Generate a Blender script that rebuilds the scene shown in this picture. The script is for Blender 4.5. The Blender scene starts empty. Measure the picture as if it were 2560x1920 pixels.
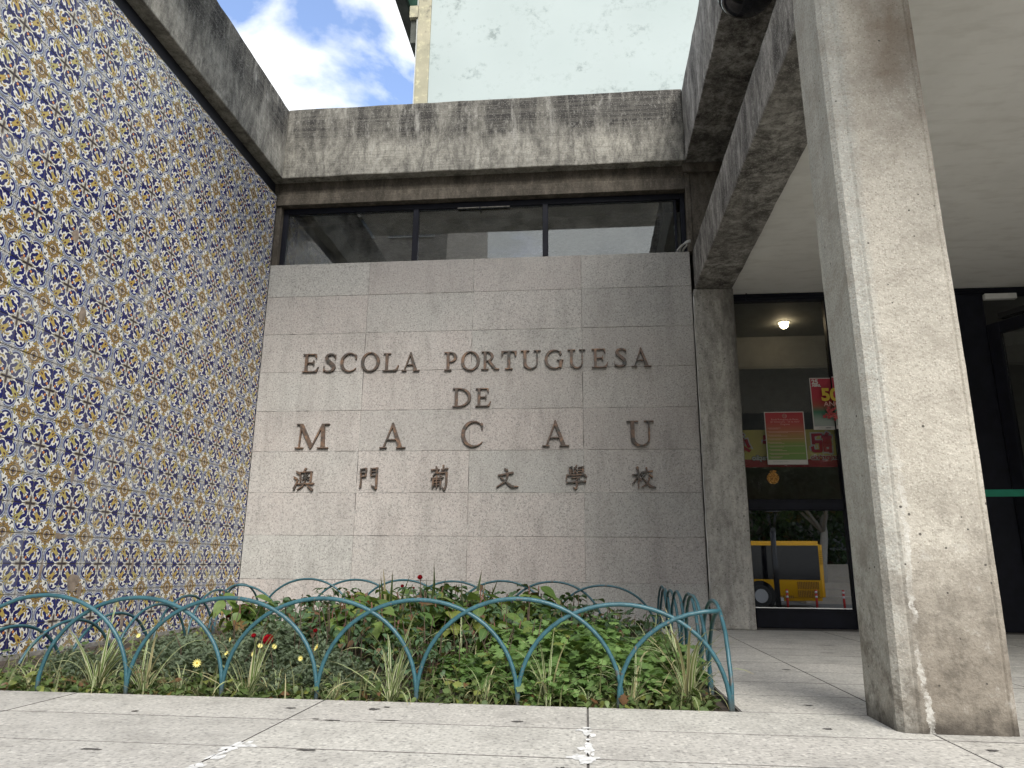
import bpy, bmesh, math, random
import numpy as np
from mathutils import Vector, Matrix, Euler, noise as mnoise

rnd = random.Random(7)
SC = bpy.context.scene
COL = SC.collection

# ------------------------------------------------------------------ camera
CAMP = Vector((2.6591, -5.4866, 0.4174))
def setup_camera():
    a, b, c = math.radians(14.2321), math.radians(-5.9012), math.radians(-0.5696)
    f = Vector((math.sin(b)*math.cos(a), math.cos(b)*math.cos(a), math.sin(a)))
    r = Vector((math.cos(b), -math.sin(b), 0))
    d = f.cross(r)
    r2 = r*math.cos(c) + d*math.sin(c)
    d2 = -r*math.sin(c) + d*math.cos(c)
    cam = bpy.data.cameras.new('camera')
    cam.lens = 1799.098/2560*36
    cam.sensor_width = 36
    cam.clip_start = 0.05
    cam.clip_end = 500
    o = bpy.data.objects.new('camera', cam)
    COL.objects.link(o)
    m = Matrix.Identity(4)
    for i in range(3):
        m[i][0] = r2[i]; m[i][1] = -d2[i]; m[i][2] = -f[i]; m[i][3] = CAMP[i]
    o.matrix_world = m
    SC.camera = o
setup_camera()

# ------------------------------------------------------------------ world
CLOUD_OFF = (0.8, 4.4, 3.9)
SKY_STRENGTH = 0.10
SUN_EL, SUN_AZ = math.radians(40), math.radians(158)      # azimuth clockwise from +Y
def setup_world():
    w = bpy.data.worlds.new('World'); SC.world = w; w.use_nodes = True
    nt = w.node_tree; nt.nodes.clear()
    N, L = nt.nodes, nt.links
    out = N.new('ShaderNodeOutputWorld'); bg = N.new('ShaderNodeBackground')
    sky = N.new('ShaderNodeTexSky'); sky.sky_type = 'NISHITA'; sky.sun_disc = False
    sky.sun_elevation = SUN_EL; sky.sun_rotation = SUN_AZ
    sky.air_density = 1.0; sky.dust_density = 1.5
    tc = N.new('ShaderNodeTexCoord'); mp = N.new('ShaderNodeMapping')
    mp.inputs['Scale'].default_value = (1, 1, 1.5); mp.inputs['Location'].default_value = CLOUD_OFF
    n1 = N.new('ShaderNodeTexNoise'); n1.inputs['Scale'].default_value = 3.1; n1.inputs['Detail'].default_value = 9
    n1.inputs['Roughness'].default_value = 0.52; n1.inputs['Distortion'].default_value = 0.25
    rp = N.new('ShaderNodeValToRGB'); rp.color_ramp.elements[0].position = 0.405; rp.color_ramp.elements[1].position = 0.495
    n2 = N.new('ShaderNodeTexNoise'); n2.inputs['Scale'].default_value = 5; n2.inputs['Detail'].default_value = 5
    mp2 = N.new('ShaderNodeMapping'); mp2.inputs['Location'].default_value = (4.3, 2.2, 7)
    rp2 = N.new('ShaderNodeValToRGB')
    rp2.color_ramp.elements[0].position = 0.35; rp2.color_ramp.elements[0].color = (3.7, 3.85, 4.1, 1)
    rp2.color_ramp.elements[1].position = 0.60; rp2.color_ramp.elements[1].color = (6.0, 6.05, 6.0, 1)
    mix = N.new('ShaderNodeMixRGB'); tint = N.new('ShaderNodeMixRGB'); tint.blend_type = 'MULTIPLY'
    tint.inputs['Fac'].default_value = 1; tint.inputs['Color2'].default_value = (1.25, 1.2, 1.25, 1)
    L.new(tc.outputs['Generated'], mp.inputs['Vector']); L.new(mp.outputs[0], n1.inputs['Vector'])
    L.new(n1.outputs['Fac'], rp.inputs['Fac'])
    L.new(tc.outputs['Generated'], mp2.inputs['Vector']); L.new(mp2.outputs[0], n2.inputs['Vector'])
    L.new(n2.outputs['Fac'], rp2.inputs['Fac'])
    L.new(sky.outputs['Color'], tint.inputs['Color1'])
    L.new(rp.outputs['Color'], mix.inputs['Fac']); L.new(tint.outputs['Color'], mix.inputs['Color1']); L.new(rp2.outputs['Color'], mix.inputs['Color2'])
    L.new(mix.outputs['Color'], bg.inputs['Color']); bg.inputs['Strength'].default_value = SKY_STRENGTH
    L.new(bg.outputs[0], out.inputs['Surface'])
SKY_STRENGTH = 0.10
setup_world()
def setup_sun():
    l = bpy.data.lights.new('sun', 'SUN'); l.energy = 1.6; l.angle = math.radians(30); l.color = (1, 0.965, 0.91)
    o = bpy.data.objects.new('sun', l); COL.objects.link(o)
    d = Vector((math.sin(SUN_AZ)*math.cos(SUN_EL), math.cos(SUN_AZ)*math.cos(SUN_EL), math.sin(SUN_EL)))
    o.rotation_euler = d.to_track_quat('Z', 'Y').to_euler()
    o.location = (4, -8, 12)
setup_sun()
vs = SC.view_settings
vs.view_transform = 'Standard'; vs.look = 'None'; vs.exposure = 1.55; vs.gamma = 1; vs.use_curve_mapping = False
SC.cycles.max_bounces = 8; SC.cycles.diffuse_bounces = 4; SC.cycles.glossy_bounces = 4
SC.cycles.transparent_max_bounces = 8; SC.cycles.transmission_bounces = 4
SC.cycles.caustics_reflective = False; SC.cycles.caustics_refractive = False

# ------------------------------------------------------------------ node helper
class NB:
    def __init__(s, name):
        s.m = bpy.data.materials.new(name); s.m.use_nodes = True
        s.nt = s.m.node_tree; s.nt.nodes.clear()
        s.out = s.nt.nodes.new('ShaderNodeOutputMaterial')
        s._pos = None
    def n(s, t): return s.nt.nodes.new('ShaderNode'+t)
    def put(s, inp, v):
        if isinstance(v, bpy.types.NodeSocket): s.nt.links.new(v, inp)
        elif v is not None:
            if isinstance(v, (tuple, list)) and len(v) == 3 and inp.type == 'RGBA': v = (*v, 1)
            inp.default_value = v
    def pos(s):
        if s._pos is None: s._pos = s.n('NewGeometry').outputs['Position']
        return s._pos
    def math(s, op, a, b=None, c=None, clamp=False):
        x = s.n('Math'); x.operation = op; x.use_clamp = clamp
        s.put(x.inputs[0], a); s.put(x.inputs[1], b); s.put(x.inputs[2], c); return x.outputs[0]
    def vmath(s, op, a, b=None):
        x = s.n('VectorMath'); x.operation = op; s.put(x.inputs[0], a); s.put(x.inputs[1], b)
        return x.outputs['Value'] if op in ('LENGTH', 'DISTANCE', 'DOT_PRODUCT') else x.outputs['Vector']
    def mapping(s, v, scale=(1, 1, 1), loc=(0, 0, 0), rot=(0, 0, 0), typ='POINT'):
        x = s.n('Mapping'); x.vector_type = typ; s.put(x.inputs['Vector'], v); x.inputs['Scale'].default_value = scale
        x.inputs['Location'].default_value = loc; x.inputs['Rotation'].default_value = rot; return x.outputs[0]
    def noise(s, v, scale, detail=4, rough=0.55, dist=0.0, color=False):
        x = s.n('TexNoise'); s.put(x.inputs['Vector'], v); x.inputs['Scale'].default_value = scale
        x.inputs['Detail'].default_value = detail; x.inputs['Roughness'].default_value = rough; x.inputs['Distortion'].default_value = dist
        return x.outputs['Color' if color else 'Fac']
    def voro(s, v, scale, feature='F1', color=False):
        x = s.n('TexVoronoi'); x.feature = feature; s.put(x.inputs['Vector'], v); x.inputs['Scale'].default_value = scale
        return x.outputs['Color' if color else 'Distance']
    def ramp(s, f, stops, interp='LINEAR'):
        x = s.n('ValToRGB'); s.put(x.inputs['Fac'], f); cr = x.color_ramp; cr.interpolation = interp
        while len(cr.elements) < len(stops): cr.elements.new(0.5)
        for e, (p, c) in zip(cr.elements, stops):
            e.position = p; e.color = (c, c, c, 1) if isinstance(c, (int, float)) else (*c, 1)
        return x.outputs['Color']
    def mix(s, f, a, b, mode='MIX'):
        x = s.n('MixRGB'); x.blend_type = mode; s.put(x.inputs['Fac'], f); s.put(x.inputs['Color1'], a); s.put(x.inputs['Color2'], b)
        return x.outputs['Color']
    def mapr(s, v, a, b, c=0.0, d=1.0):
        x = s.n('MapRange'); s.put(x.inputs['Value'], v); x.inputs['From Min'].default_value = a; x.inputs['From Max'].default_value = b
        x.inputs['To Min'].default_value = c; x.inputs['To Max'].default_value = d; return x.outputs[0]
    def sep(s, v):
        x = s.n('SeparateXYZ'); s.put(x.inputs[0], v); return x.outputs
    def comb(s, a, b, c=0.0):
        x = s.n('CombineXYZ'); s.put(x.inputs[0], a); s.put(x.inputs[1], b); s.put(x.inputs[2], c); return x.outputs[0]
    def rand(s): return s.n('ObjectInfo').outputs['Random']
    def agg(s, v, scale, lo, hi, size=0.45):
        x = s.n('TexVoronoi'); s.put(x.inputs['Vector'], v); x.inputs['Scale'].default_value = scale
        cr = s.sep(x.outputs['Color'])[0]
        return s.math('MULTIPLY', s.ramp(cr, [(lo, 0.0), (hi, 1.0)]), s.math('LESS_THAN', x.outputs['Distance'], size))
    def island(s): return s.n('NewGeometry').outputs['Random Per Island']
    def bump(s, h, strength=0.3, dist=0.01):
        x = s.n('Bump'); s.put(x.inputs['Height'], h); x.inputs['Strength'].default_value = strength; x.inputs['Distance'].default_value = dist
        return x.outputs[0]
    def bsdf(s, color, rough=0.7, metal=0.0, normal=None, spec=0.5, coat=0.0, emit=None, estr=0.0, alpha=None, trans=None):
        b = s.n('BsdfPrincipled'); s.put(b.inputs['Base Color'], color); s.put(b.inputs['Roughness'], rough)
        s.put(b.inputs['Metallic'], metal); s.put(b.inputs['Normal'], normal); b.inputs['Specular IOR Level'].default_value = spec
        b.inputs['Coat Weight'].default_value = coat
        if emit is not None: s.put(b.inputs['Emission Color'], emit); b.inputs['Emission Strength'].default_value = estr
        if alpha is not None: s.put(b.inputs['Alpha'], alpha)
        return b.outputs[0]
    def done(s, sh): s.nt.links.new(sh, s.out.inputs['Surface']); return s.m

def plain(name, c, rough=0.6, metal=0.0, var=0.12, scale=12, spec=0.5, bump=0.0):
    b = NB(name); n = b.noise(b.pos(), scale, 5)
    lo = tuple(x*(1-var) for x in c); hi = tuple(min(1, x*(1+var)) for x in c)
    nr = b.bump(n, bump, 0.01) if bump else None
    return b.done(b.bsdf(b.ramp(n, [(0.3, lo), (0.7, hi)]), rough, metal, nr, spec))

# ------------------------------------------------------------------ materials
def mat_granite(name, base, warm, specks=0.6, k=1.0, wear=0.0):
    b = NB(name); P = b.pos()
    r = b.rand()
    off = b.vmath('ADD', P, b.comb(b.math('MULTIPLY', r, 17.0), b.math('MULTIPLY', r, 5.0), 0.0))
    g1 = b.noise(off, 95*k, 2, 0.7); g2 = b.noise(off, 210*k, 1, 0.6); big = b.noise(P, 2.6, 4)
    base_c = b.mix(b.ramp(b.math('ADD', b.math('MULTIPLY', r, 0.5), b.math('MULTIPLY', big, 0.6)), [(0.3, 0.0), (0.75, 1.0)]), base, warm)
    c = b.mix(b.ramp(g1, [(0.38, 0.8), (0.47, 0.0)]), base_c, tuple(x*0.60 for x in base))
    c = b.mix(b.math('MULTIPLY', b.agg(off, 120*k, 0.80, 0.86), specks), c, (0.07, 0.07, 0.07))
    c = b.mix(b.math('MULTIPLY', b.agg(b.mapping(off, loc=(3, 1, 2)), 105*k, 0.72, 0.8), 0.5), c, tuple(min(1, x*1.5) for x in base))
    c = b.mix(b.ramp(g1, [(0.56, 0.0), (0.66, 0.4)]), c, tuple(min(1, x*1.3) for x in base))
    c = b.mix(b.ramp(b.math('FRACT', b.math('MULTIPLY', r, 7.13)), [(0, 0.0), (1, 0.28)]), c, (0.25, 0.25, 0.235))
    st = b.noise(b.mapping(P, (1.4, 1.4, 0.4)), 4.2, 7, 0.68)
    c = b.mix(b.ramp(st, [(0.48, 0.0), (0.72, 0.42)]), c, (0.16, 0.15, 0.135))
    if wear:
        w = b.noise(P, 7, 7, 0.7)
        c = b.mix(b.ramp(w, [(0.52, 0.0), (0.72, wear)]), c, (0.11, 0.105, 0.10))
    nr = b.bump(g1, 0.25, 0.004)
    return b.done(b.bsdf(c, 0.62, 0, nr, 0.4))

def mat_concrete(name, base, dark, top=None, streak=0.6, wet=0.5, grain=1.0, axis='x', light=(0.5, 0.49, 0.46), board=0.0, spots=0.0, mottle=0.55, edge=None):
    """weathered board-marked concrete; top=(z0,z1): black run-off stains getting weaker from z1 down to z0"""
    b = NB(name); P = b.pos()
    sx = (2.4, 2.4, 0.35)
    f = b.noise(P, 4, 6, 0.6); fine = b.noise(P, 55*grain, 4, 0.65); gr = b.noise(P, 160*grain, 2, 0.6)
    mid = b.noise(P, 16, 5, 0.6)
    c = b.ramp(f, [(0.3, tuple(x*0.82 for x in base)), (0.7, tuple(min(1, x*1.15) for x in base))])
    c = b.mix(b.ramp(fine, [(0.35, 0.55), (0.55, 0.0)]), c, tuple(x*0.6 for x in base))
    c = b.mix(b.ramp(mid, [(0.50, 0.0), (0.72, 0.5)]), c, tuple(x*0.72 for x in base))
    st = b.noise(b.mapping(P, sx), 3.0, 7, 0.62, 0.4)
    st2 = b.noise(b.mapping(P, (5, 5, 1.4)), 4.0, 7, 0.7, 0.6)
    m = b.math('MULTIPLY', b.ramp(st, [(0.36, 0.0), (0.62, 1.0)]), b.ramp(st2, [(0.25, 0.25), (0.62, 1.0)]))
    if top:
        z = b.sep(P)[2]
        zz = b.math('ADD', z, b.math('MULTIPLY', b.math('SUBTRACT', st2, 0.5), (top[1]-top[0])*1.1))
        g = b.mapr(zz, top[0], top[1], 0.0, 1.0)
        m = b.math('MULTIPLY', b.math('ADD', b.math('MULTIPLY', m, 0.9), 0.50), g, clamp=True)
    c = b.mix(b.math('MULTIPLY', m, streak), c, dark)
    mot = b.noise(b.mapping(P, (1, 1, 0.45)), 26, 6, 0.75)
    pat = b.noise(b.mapping(P, (1, 1, 0.3)), 7, 7, 0.72, 0.5)
    c = b.mix(b.ramp(pat, [(0.36, mottle*1.3), (0.54, 0.0)]), c, dark)
    c = b.mix(b.ramp(pat, [(0.56, 0.0), (0.70, mottle)]), c, light)
    c = b.mix(b.ramp(mot, [(0.36, mottle), (0.52, 0.0)]), c, dark)
    c = b.mix(b.ramp(mot, [(0.56, 0.0), (0.70, mottle*0.8)]), c, light)
    c = b.mix(b.math('MULTIPLY', b.agg(P, 150*grain, 0.80, 0.9, 0.45), 0.40), c, light)
    c = b.mix(b.math('MULTIPLY', b.agg(b.mapping(P, loc=(5, 2, 1)), 110*grain, 0.84, 0.92, 0.45), 0.45), c, dark)
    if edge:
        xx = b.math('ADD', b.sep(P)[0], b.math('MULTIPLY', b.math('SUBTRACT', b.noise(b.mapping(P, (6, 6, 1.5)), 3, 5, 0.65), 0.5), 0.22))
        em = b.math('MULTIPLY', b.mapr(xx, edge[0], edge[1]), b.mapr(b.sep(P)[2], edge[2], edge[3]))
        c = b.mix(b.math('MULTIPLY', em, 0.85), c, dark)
    if spots:
        sp = b.voro(P, 14); sp2 = b.noise(P, 6, 2)
        mask = b.math('MULTIPLY', b.math('LESS_THAN', sp, 0.10), b.math('GREATER_THAN', sp2, 0.52))
        c = b.mix(b.math('MULTIPLY', mask, spots), c, (0.04, 0.04, 0.038))
    h = b.math('ADD', b.math('MULTIPLY', fine, 0.6), b.math('MULTIPLY', gr, 0.4))
    if board:
        wv = b.noise(b.mapping(P, (0.6, 0.6, 26)), 2.0, 5, 0.6)
        c = b.mix(b.ramp(wv, [(0.38, board), (0.56, 0.0)]), c, tuple(x*0.5 for x in base))
        h = b.math('ADD', h, wv)
    return b.done(b.bsdf(c, 0.88, 0, b.bump(h, 0.55, 0.008), 0.25))

def mat_azulejo():
    b = NB('azulejo_glaze')
    uv = b.n('UVMap').outputs[0]
    x, y, _ = b.sep(uv)
    u = b.math('MAXIMUM', x, y); v = b.math('MINIMUM', x, y)
    p = b.comb(u, v)
    def circ(cx, cy, r): return b.math('LESS_THAN', b.vmath('DISTANCE', p, (cx, cy, 0)), r)
    def ring(cx, cy, r, w): return b.math('COMPARE', b.vmath('DISTANCE', p, (cx, cy, 0)), r, w)
    def ell(cx, cy, rx, ry, deg=0.0):
        q = b.mapping(p, (rx, ry, 1), (cx, cy, 0), (0, 0, math.radians(deg)), 'TEXTURE')
        return b.math('LESS_THAN', b.vmath('LENGTH', q), 1.0)
    def AND(a, c): return b.math('MULTIPLY', a, c)
    def SUB(a, c): return b.math('SUBTRACT', a, c, clamp=True)
    def OR(*l):
        r = l[0]
        for q in l[1:]: r = b.math('MAXIMUM', r, q)
        return r
    def half(nx, ny, d): return b.math('GREATER_THAN', b.vmath('DOT_PRODUCT', p, (nx, ny, 0)), d)
    WHITE = (0.84, 0.82, 0.76); BLUE = (0.012, 0.017, 0.135); LAV = (0.38, 0.43, 0.55)
    YEL = (0.50, 0.34, 0.08); OCH = (0.36, 0.20, 0.06); ORA = (0.62, 0.24, 0.07); LINE = (0.022, 0.024, 0.045); BRN = (0.10, 0.04, 0.03)
    r = b.math('FRACT', b.math('ADD', b.math('MULTIPLY', b.rand(), 3.7), b.math('MULTIPLY', b.island(), 5.1)))
    YV = b.mix(r, YEL, (0.46, 0.42, 0.15)); BV = b.mix(b.math('FRACT', b.math('MULTIPLY', r, 9.3)), BLUE, (0.018, 0.018, 0.10))
    c = b.mix(b.ramp(b.noise(b.pos(), 9, 3), [(0.35, 0.0), (0.7, 0.5)]), WHITE, (0.66, 0.65, 0.55))
    def lay(mask, col):
        nonlocal c
        c = b.mix(mask, c, col)
    out = half(1, 0.55, 0.80)
    # lavender outline with its curls
    lay(AND(ring(0.655, 0.265, 0.285, 0.038), out), LINE)
    lay(AND(ring(0.655, 0.265, 0.282, 0.022), out), LAV)
    lay(AND(ring(0.655, 0.265, 0.228, 0.034), half(1, 0.15, 0.66)), BV)
    lay(circ(0.90, 0.50, 0.052), LINE); lay(circ(0.90, 0.50, 0.036), LAV); lay(circ(0.89, 0.49, 0.014), LINE)
    # double line down the joint
    lay(AND(b.math('COMPARE', u, 0.962, 0.010), b.math('LESS_THAN', v, 0.44)), LINE)
    lay(AND(b.math('COMPARE', u, 0.992, 0.007), b.math('LESS_THAN', v, 0.50)), LAV)
    lay(AND(b.math('GREATER_THAN', u, 0.84), b.math('LESS_THAN', v, 0.050)), WHITE)
    lay(AND(b.math('COMPARE', b.math('ADD', v, b.math('MULTIPLY', u, 0.25)), 0.27, 0.008), b.math('GREATER_THAN', u, 0.86)), LINE)
    # blue commas inside the lobe
    lay(OR(ell(0.765, 0.34, 0.060, 0.058), ell(0.80, 0.40, 0.06, 0.026, 60), ell(0.60, 0.235, 0.028, 0.040)), BV)
    # fleur on the joint
    lay(OR(ell(0.55, 0.0, 0.17, 0.085), ell(0.67, 0.06, 0.085, 0.085, 35), circ(0.715, 0.175, 0.046), ell(0.735, 0.10, 0.030, 0.085), ell(0.52, 0.085, 0.055, 0.026, -35)), BV)
    lay(AND(b.math('COMPARE', u, 0.80, 0.034), b.math('LESS_THAN', v, 0.105)), LINE)
    lay(AND(b.math('COMPARE', u, 0.80, 0.022), b.math('LESS_THAN', v, 0.092)), (0.52, 0.52, 0.36))
    # S scrolls
    g = 0.014
    def scroll(e):
        return OR(ell(0.250, 0.150, 0.075+e, 0.055+e, 35), ell(0.330, 0.115, 0.090+e, 0.040+e, 5), ell(0.415, 0.185, 0.050+e, 0.105+e, -15), ell(0.480, 0.290, 0.095+e, 0.040+e, 42))
    lay(scroll(g), LINE); lay(scroll(0.0), BV)
    lay(SUB(ring(0.565, 0.300, 0.070, 0.040), half(-1, 0.3, -0.50)), LINE)
    lay(SUB(ring(0.565, 0.300, 0.070, 0.026), half(-1, 0.3, -0.50)), YV)
    lay(ell(0.335, 0.235, 0.035, 0.022, -40), WHITE)
    # yellow flower across the diagonal
    def flower(e):
        return OR(ell(0.48, 0.44, 0.135+e, 0.062+e, 42), ell(0.64, 0.50, 0.060+e, 0.020+e, 5), ell(0.565, 0.565, 0.07+e, 0.024+e, 45), ell(0.38, 0.34, 0.065+e, 0.040+e, 45), ell(0.60, 0.425, 0.075+e, 0.020+e, -25), ell(0.335, 0.29, .05+e, .012+e, 60))
    lay(flower(g), LINE); lay(flower(0.0), YV)
    lay(ell(0.50, 0.50, 0.062, 0.036, 45), BRN)
    lay(circ(0.20, 0.20, 0.062), LINE); lay(circ(0.20, 0.20, 0.047), ORA)
    # cross in the middle
    def cross(L, W, d): return OR(AND(b.math('LESS_THAN', u, L), b.math('LESS_THAN', v, W)), b.math('LESS_THAN', b.math('ADD', u, v), d))
    lay(cross(0.285, 0.098, 0.20), LINE); lay(cross(0.270, 0.084, 0.182), WHITE); lay(cross(0.245, 0.062, 0.14), LINE); lay(cross(0.235, 0.052, 0.125), (0.42, 0.36, 0.22))
    lay(cross(0.205, 0.034, 0.085), (0.06, 0.045, 0.06))
    # ochre flower at the far corner
    ang = b.math('ARCTAN2', b.math('SUBTRACT', 1.0, v), b.math('SUBTRACT', 1.0, u))
    rad = b.vmath('DISTANCE', p, (1, 1, 0))
    rad = b.math('MULTIPLY', rad, 0.90)
    wob = b.math('MULTIPLY', b.math('SINE', b.math('MULTIPLY', ang, 16.0)), 0.030)
    rr = b.math('ADD', rad, wob)
    def leaves(e): return OR(ell(1.0, 0.575, 0.035+e, 0.105+e), ell(0.945, 0.585, 0.022+e, 0.075+e, 35), ell(0.90, 0.60, 0.02+e, 0.05+e, 60))
    lay(leaves(g), LINE); lay(leaves(0.0), YV)
    lay(b.math('LESS_THAN', rr, 0.292), LINE); lay(b.math('LESS_THAN', rr, 0.274), OCH); YV = (0.38, 0.25, 0.07)
    lay(circ(0.680, 0.650, 0.036), LINE); lay(ell(0.73, 0.71, 0.06, 0.014, 50), LINE)
    lay(b.math('COMPARE', rr, 0.235, 0.018), YV); lay(b.math('COMPARE', b.math('FRACT', b.math('MULTIPLY', ang, 2.546)), 0.5, 0.09), b.mix(b.math('LESS_THAN', rr, 0.27), c, b.mix(0.6, c, LINE)))
    lay(b.math('COMPARE', rr, 0.195, 0.009), LINE); lay(b.math('LESS_THAN', rr, 0.186), YV)
    lay(b.math('COMPARE', rad, 0.150, 0.010), LINE)
    lay(b.math('LESS_THAN', rad, 0.140), (0.62, 0.55, 0.44)); lay(b.math('COMPARE', rad, 0.09, 0.008), LINE); lay(b.math('LESS_THAN', rad, 0.082), YV)
    lay(b.math('LESS_THAN', b.math('ADD', b.math('SUBTRACT', 1.0, u), b.math('SUBTRACT', 1.0, v)), 0.075), (0.07, 0.05, 0.08))
    # glaze of each tile a little different, grime along the arris, chips
    c = b.mix(b.ramp(b.math('FRACT', b.math('MULTIPLY', r, 13.7)), [(0.0, 0.0), (0.75, 0.03), (1.0, 0.22)]), c, (0.50, 0.51, 0.50))
    e = b.math('MINIMUM', b.math('MINIMUM', x, b.math('SUBTRACT', 1.0, x)), b.math('MINIMUM', y, b.math('SUBTRACT', 1.0, y)))
    ed = b.math('ADD', e, b.math('MULTIPLY', b.math('SUBTRACT', b.noise(b.pos(), 30, 4), 0.5), 0.03))
    c = b.mix(b.ramp(ed, [(0.002, 0.85), (0.018, 0.0)]), c, (0.07, 0.06, 0.055))
    ch = b.noise(b.pos(), 6.5, 5, 0.6)
    chm = b.math('MULTIPLY', b.math('GREATER_THAN', ch, 0.70), b.math('LESS_THAN', e, 0.22))
    c = b.mix(chm, c, (0.26, 0.20, 0.15))
    rough = b.math('ADD', 0.24, b.math('MULTIPLY', chm, 0.6))
    nr = b.bump(b.noise(b.pos(), 5, 2), 0.12, 0.01)
    return b.done(b.bsdf(c, rough, 0, nr, 0.3))

def mat_glass(name, refl, tint=(0.75, 0.78, 0.78), dirt=0.05, rough=0.0):
    b = NB(name)
    t = b.n('BsdfTransparent'); t.inputs[0].default_value = (*tint, 1)
    g = b.n('BsdfGlossy'); g.inputs['Roughness'].default_value = rough; g.inputs[0].default_value = (0.92, 0.95, 0.97, 1)
    nrm = b.bump(b.noise(b.pos(), 0.9, 2), 0.02, 0.02); b.put(g.inputs['Normal'], nrm)
    d = b.n('BsdfDiffuse'); d.inputs[0].default_value = (0.35, 0.34, 0.32, 1)
    fr = b.n('LayerWeight'); fr.inputs['Blend'].default_value = 0.25
    m1 = b.n('MixShader'); b.put(m1.inputs[0], b.math('ADD', b.math('MULTIPLY', fr.outputs['Fresnel'], 0.6), refl, clamp=True)); b.nt.links.new(t.outputs[0], m1.inputs[1]); b.nt.links.new(g.outputs[0], m1.inputs[2])
    m2 = b.n('MixShader'); b.put(m2.inputs[0], b.ramp(b.noise(b.pos(), 8, 6, 0.7), [(0.4, 0.0), (0.8, dirt)])); b.nt.links.new(m1.outputs[0], m2.inputs[1]); b.nt.links.new(d.outputs[0], m2.inputs[2])
    return b.done(m2.outputs[0])

def mat_leaf(name, dark, light, vein=(0.2, 0.3, 0.1), yellow=0.12, rough=0.5, red=0.0, trans=0.25, veins=True):
    b = NB(name)
    r = b.math('FRACT', b.math('ADD', b.math('MULTIPLY', b.rand(), 7.7), b.math('MULTIPLY', b.island(), 11.3)))
    c = b.mix(r, dark, light)
    c = b.mix(b.ramp(b.math('FRACT', b.math('MULTIPLY', r, 17.7)), [(1-yellow-0.02, 0.0), (1-yellow, 0.8)]), c, (0.22, 0.24, 0.05))
    if red: c = b.mix(b.ramp(b.math('FRACT', b.math('MULTIPLY', r, 31.3)), [(1-red-0.02, 0.0), (1-red, 0.8)]), c, (0.16, 0.05, 0.03))
    c = b.mix(b.ramp(b.noise(b.pos(), 40, 3), [(0.35, 0.0), (0.7, 0.4)]), c, tuple(x*0.6 for x in dark))
    if veins:
        x, y, _ = b.sep(b.n('UVMap').outputs[0])
        rib = b.math('LESS_THAN', b.math('ABSOLUTE', b.math('SUBTRACT', x, 0.5)), 0.03)
        c = b.mix(b.math('MULTIPLY', rib, 0.7), c, vein)
    p = b.bsdf(c, rough, 0, b.bump(b.noise(b.pos(), 90, 2), 0.3, 0.003), 0.4)
    t = b.n('BsdfTranslucent'); b.put(t.inputs[0], b.mix(0.5, c, (0.18, 0.28, 0.04)))
    m = b.n('MixShader'); m.inputs[0].default_value = trans; b.nt.links.new(p, m.inputs[1]); b.nt.links.new(t.outputs[0], m.inputs[2])
    return b.done(m.outputs[0])

def mat_blade(name, mid, edge, w=0.22, tip=(0.35, 0.27, 0.13)):
    b = NB(name)
    x, y, _ = b.sep(b.n('UVMap').outputs[0])
    d = b.math('ABSOLUTE', b.math('SUBTRACT', x, 0.5))
    r = b.math('FRACT', b.math('ADD', b.math('MULTIPLY', b.rand(), 7.7), b.math('MULTIPLY', b.island(), 3.3)))
    mm = b.mix(r, mid, tuple(q*0.6 for q in mid))
    c = b.mix(b.ramp(d, [(0.5-w-0.03, 0.0), (0.5-w+0.03, 1.0)]), mm, edge)
    c = b.mix(b.ramp(y, [(0.86, 0.0), (0.99, 0.9)]), c, tip)
    dry = b.ramp(b.math('FRACT', b.math('MULTIPLY', r, 23.1)), [(0.80, 0.0), (0.84, 0.7)])
    c = b.mix(dry, c, (0.42, 0.36, 0.2))
    p = b.bsdf(c, 0.5, 0, None, 0.35)
    t = b.n('BsdfTranslucent'); b.put(t.inputs[0], c)
    m = b.n('MixShader'); m.inputs[0].default_value = 0.25; b.nt.links.new(p, m.inputs[1]); b.nt.links.new(t.outputs[0], m.inputs[2])
    return b.done(m.outputs[0])

def mat_tube():
    b = NB('teal_enamel'); P = b.pos()
    n = b.noise(P, 18, 5, 0.65); n2 = b.noise(P, 60, 3)
    c = b.ramp(n, [(0.3, (0.018, 0.065, 0.080)), (0.6, (0.03, 0.105, 0.130)), (0.8, (0.075, 0.17, 0.19))])
    c = b.mix(b.ramp(b.math('ADD', n, b.math('MULTIPLY', n2, 0.4)), [(0.82, 0.0), (0.9, 0.8)]), c, (0.09, 0.065, 0.05))
    z = b.sep(P)[2]
    c = b.mix(b.math('MULTIPLY', b.mapr(b.math('ADD', z, b.math('MULTIPLY', n, 0.06)), 0.065, 0.02), 0.8), c, (0.07, 0.05, 0.035))
    c = b.mix(b.math('MULTIPLY', b.math('GREATER_THAN', b.noise(P, 45, 4, 0.7), 0.66), 0.8), c, (0.16, 0.13, 0.10))
    return b.done(b.bsdf(c, 0.42, 0, b.bump(n2, 0.5, 0.004), 0.5))

def mat_bronze():
    b = NB('bronze_patina'); P = b.pos()
    n = b.noise(P, 14, 5, 0.6, 0.6); n2 = b.noise(P, 60, 3)
    nz = b.n('NewGeometry').outputs['Normal']
    c = b.ramp(n, [(0.33, (0.06, 0.065, 0.06)), (0.5, (0.13, 0.09, 0.068)), (0.66, (0.26, 0.16, 0.10))])
    c = b.mix(b.ramp(n2, [(0.55, 0.0), (0.7, 0.5)]), c, (0.03, 0.035, 0.035))
    return b.done(b.bsdf(c, 0.48, 0.35, b.bump(n2, 0.2, 0.003), 0.5))

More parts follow.
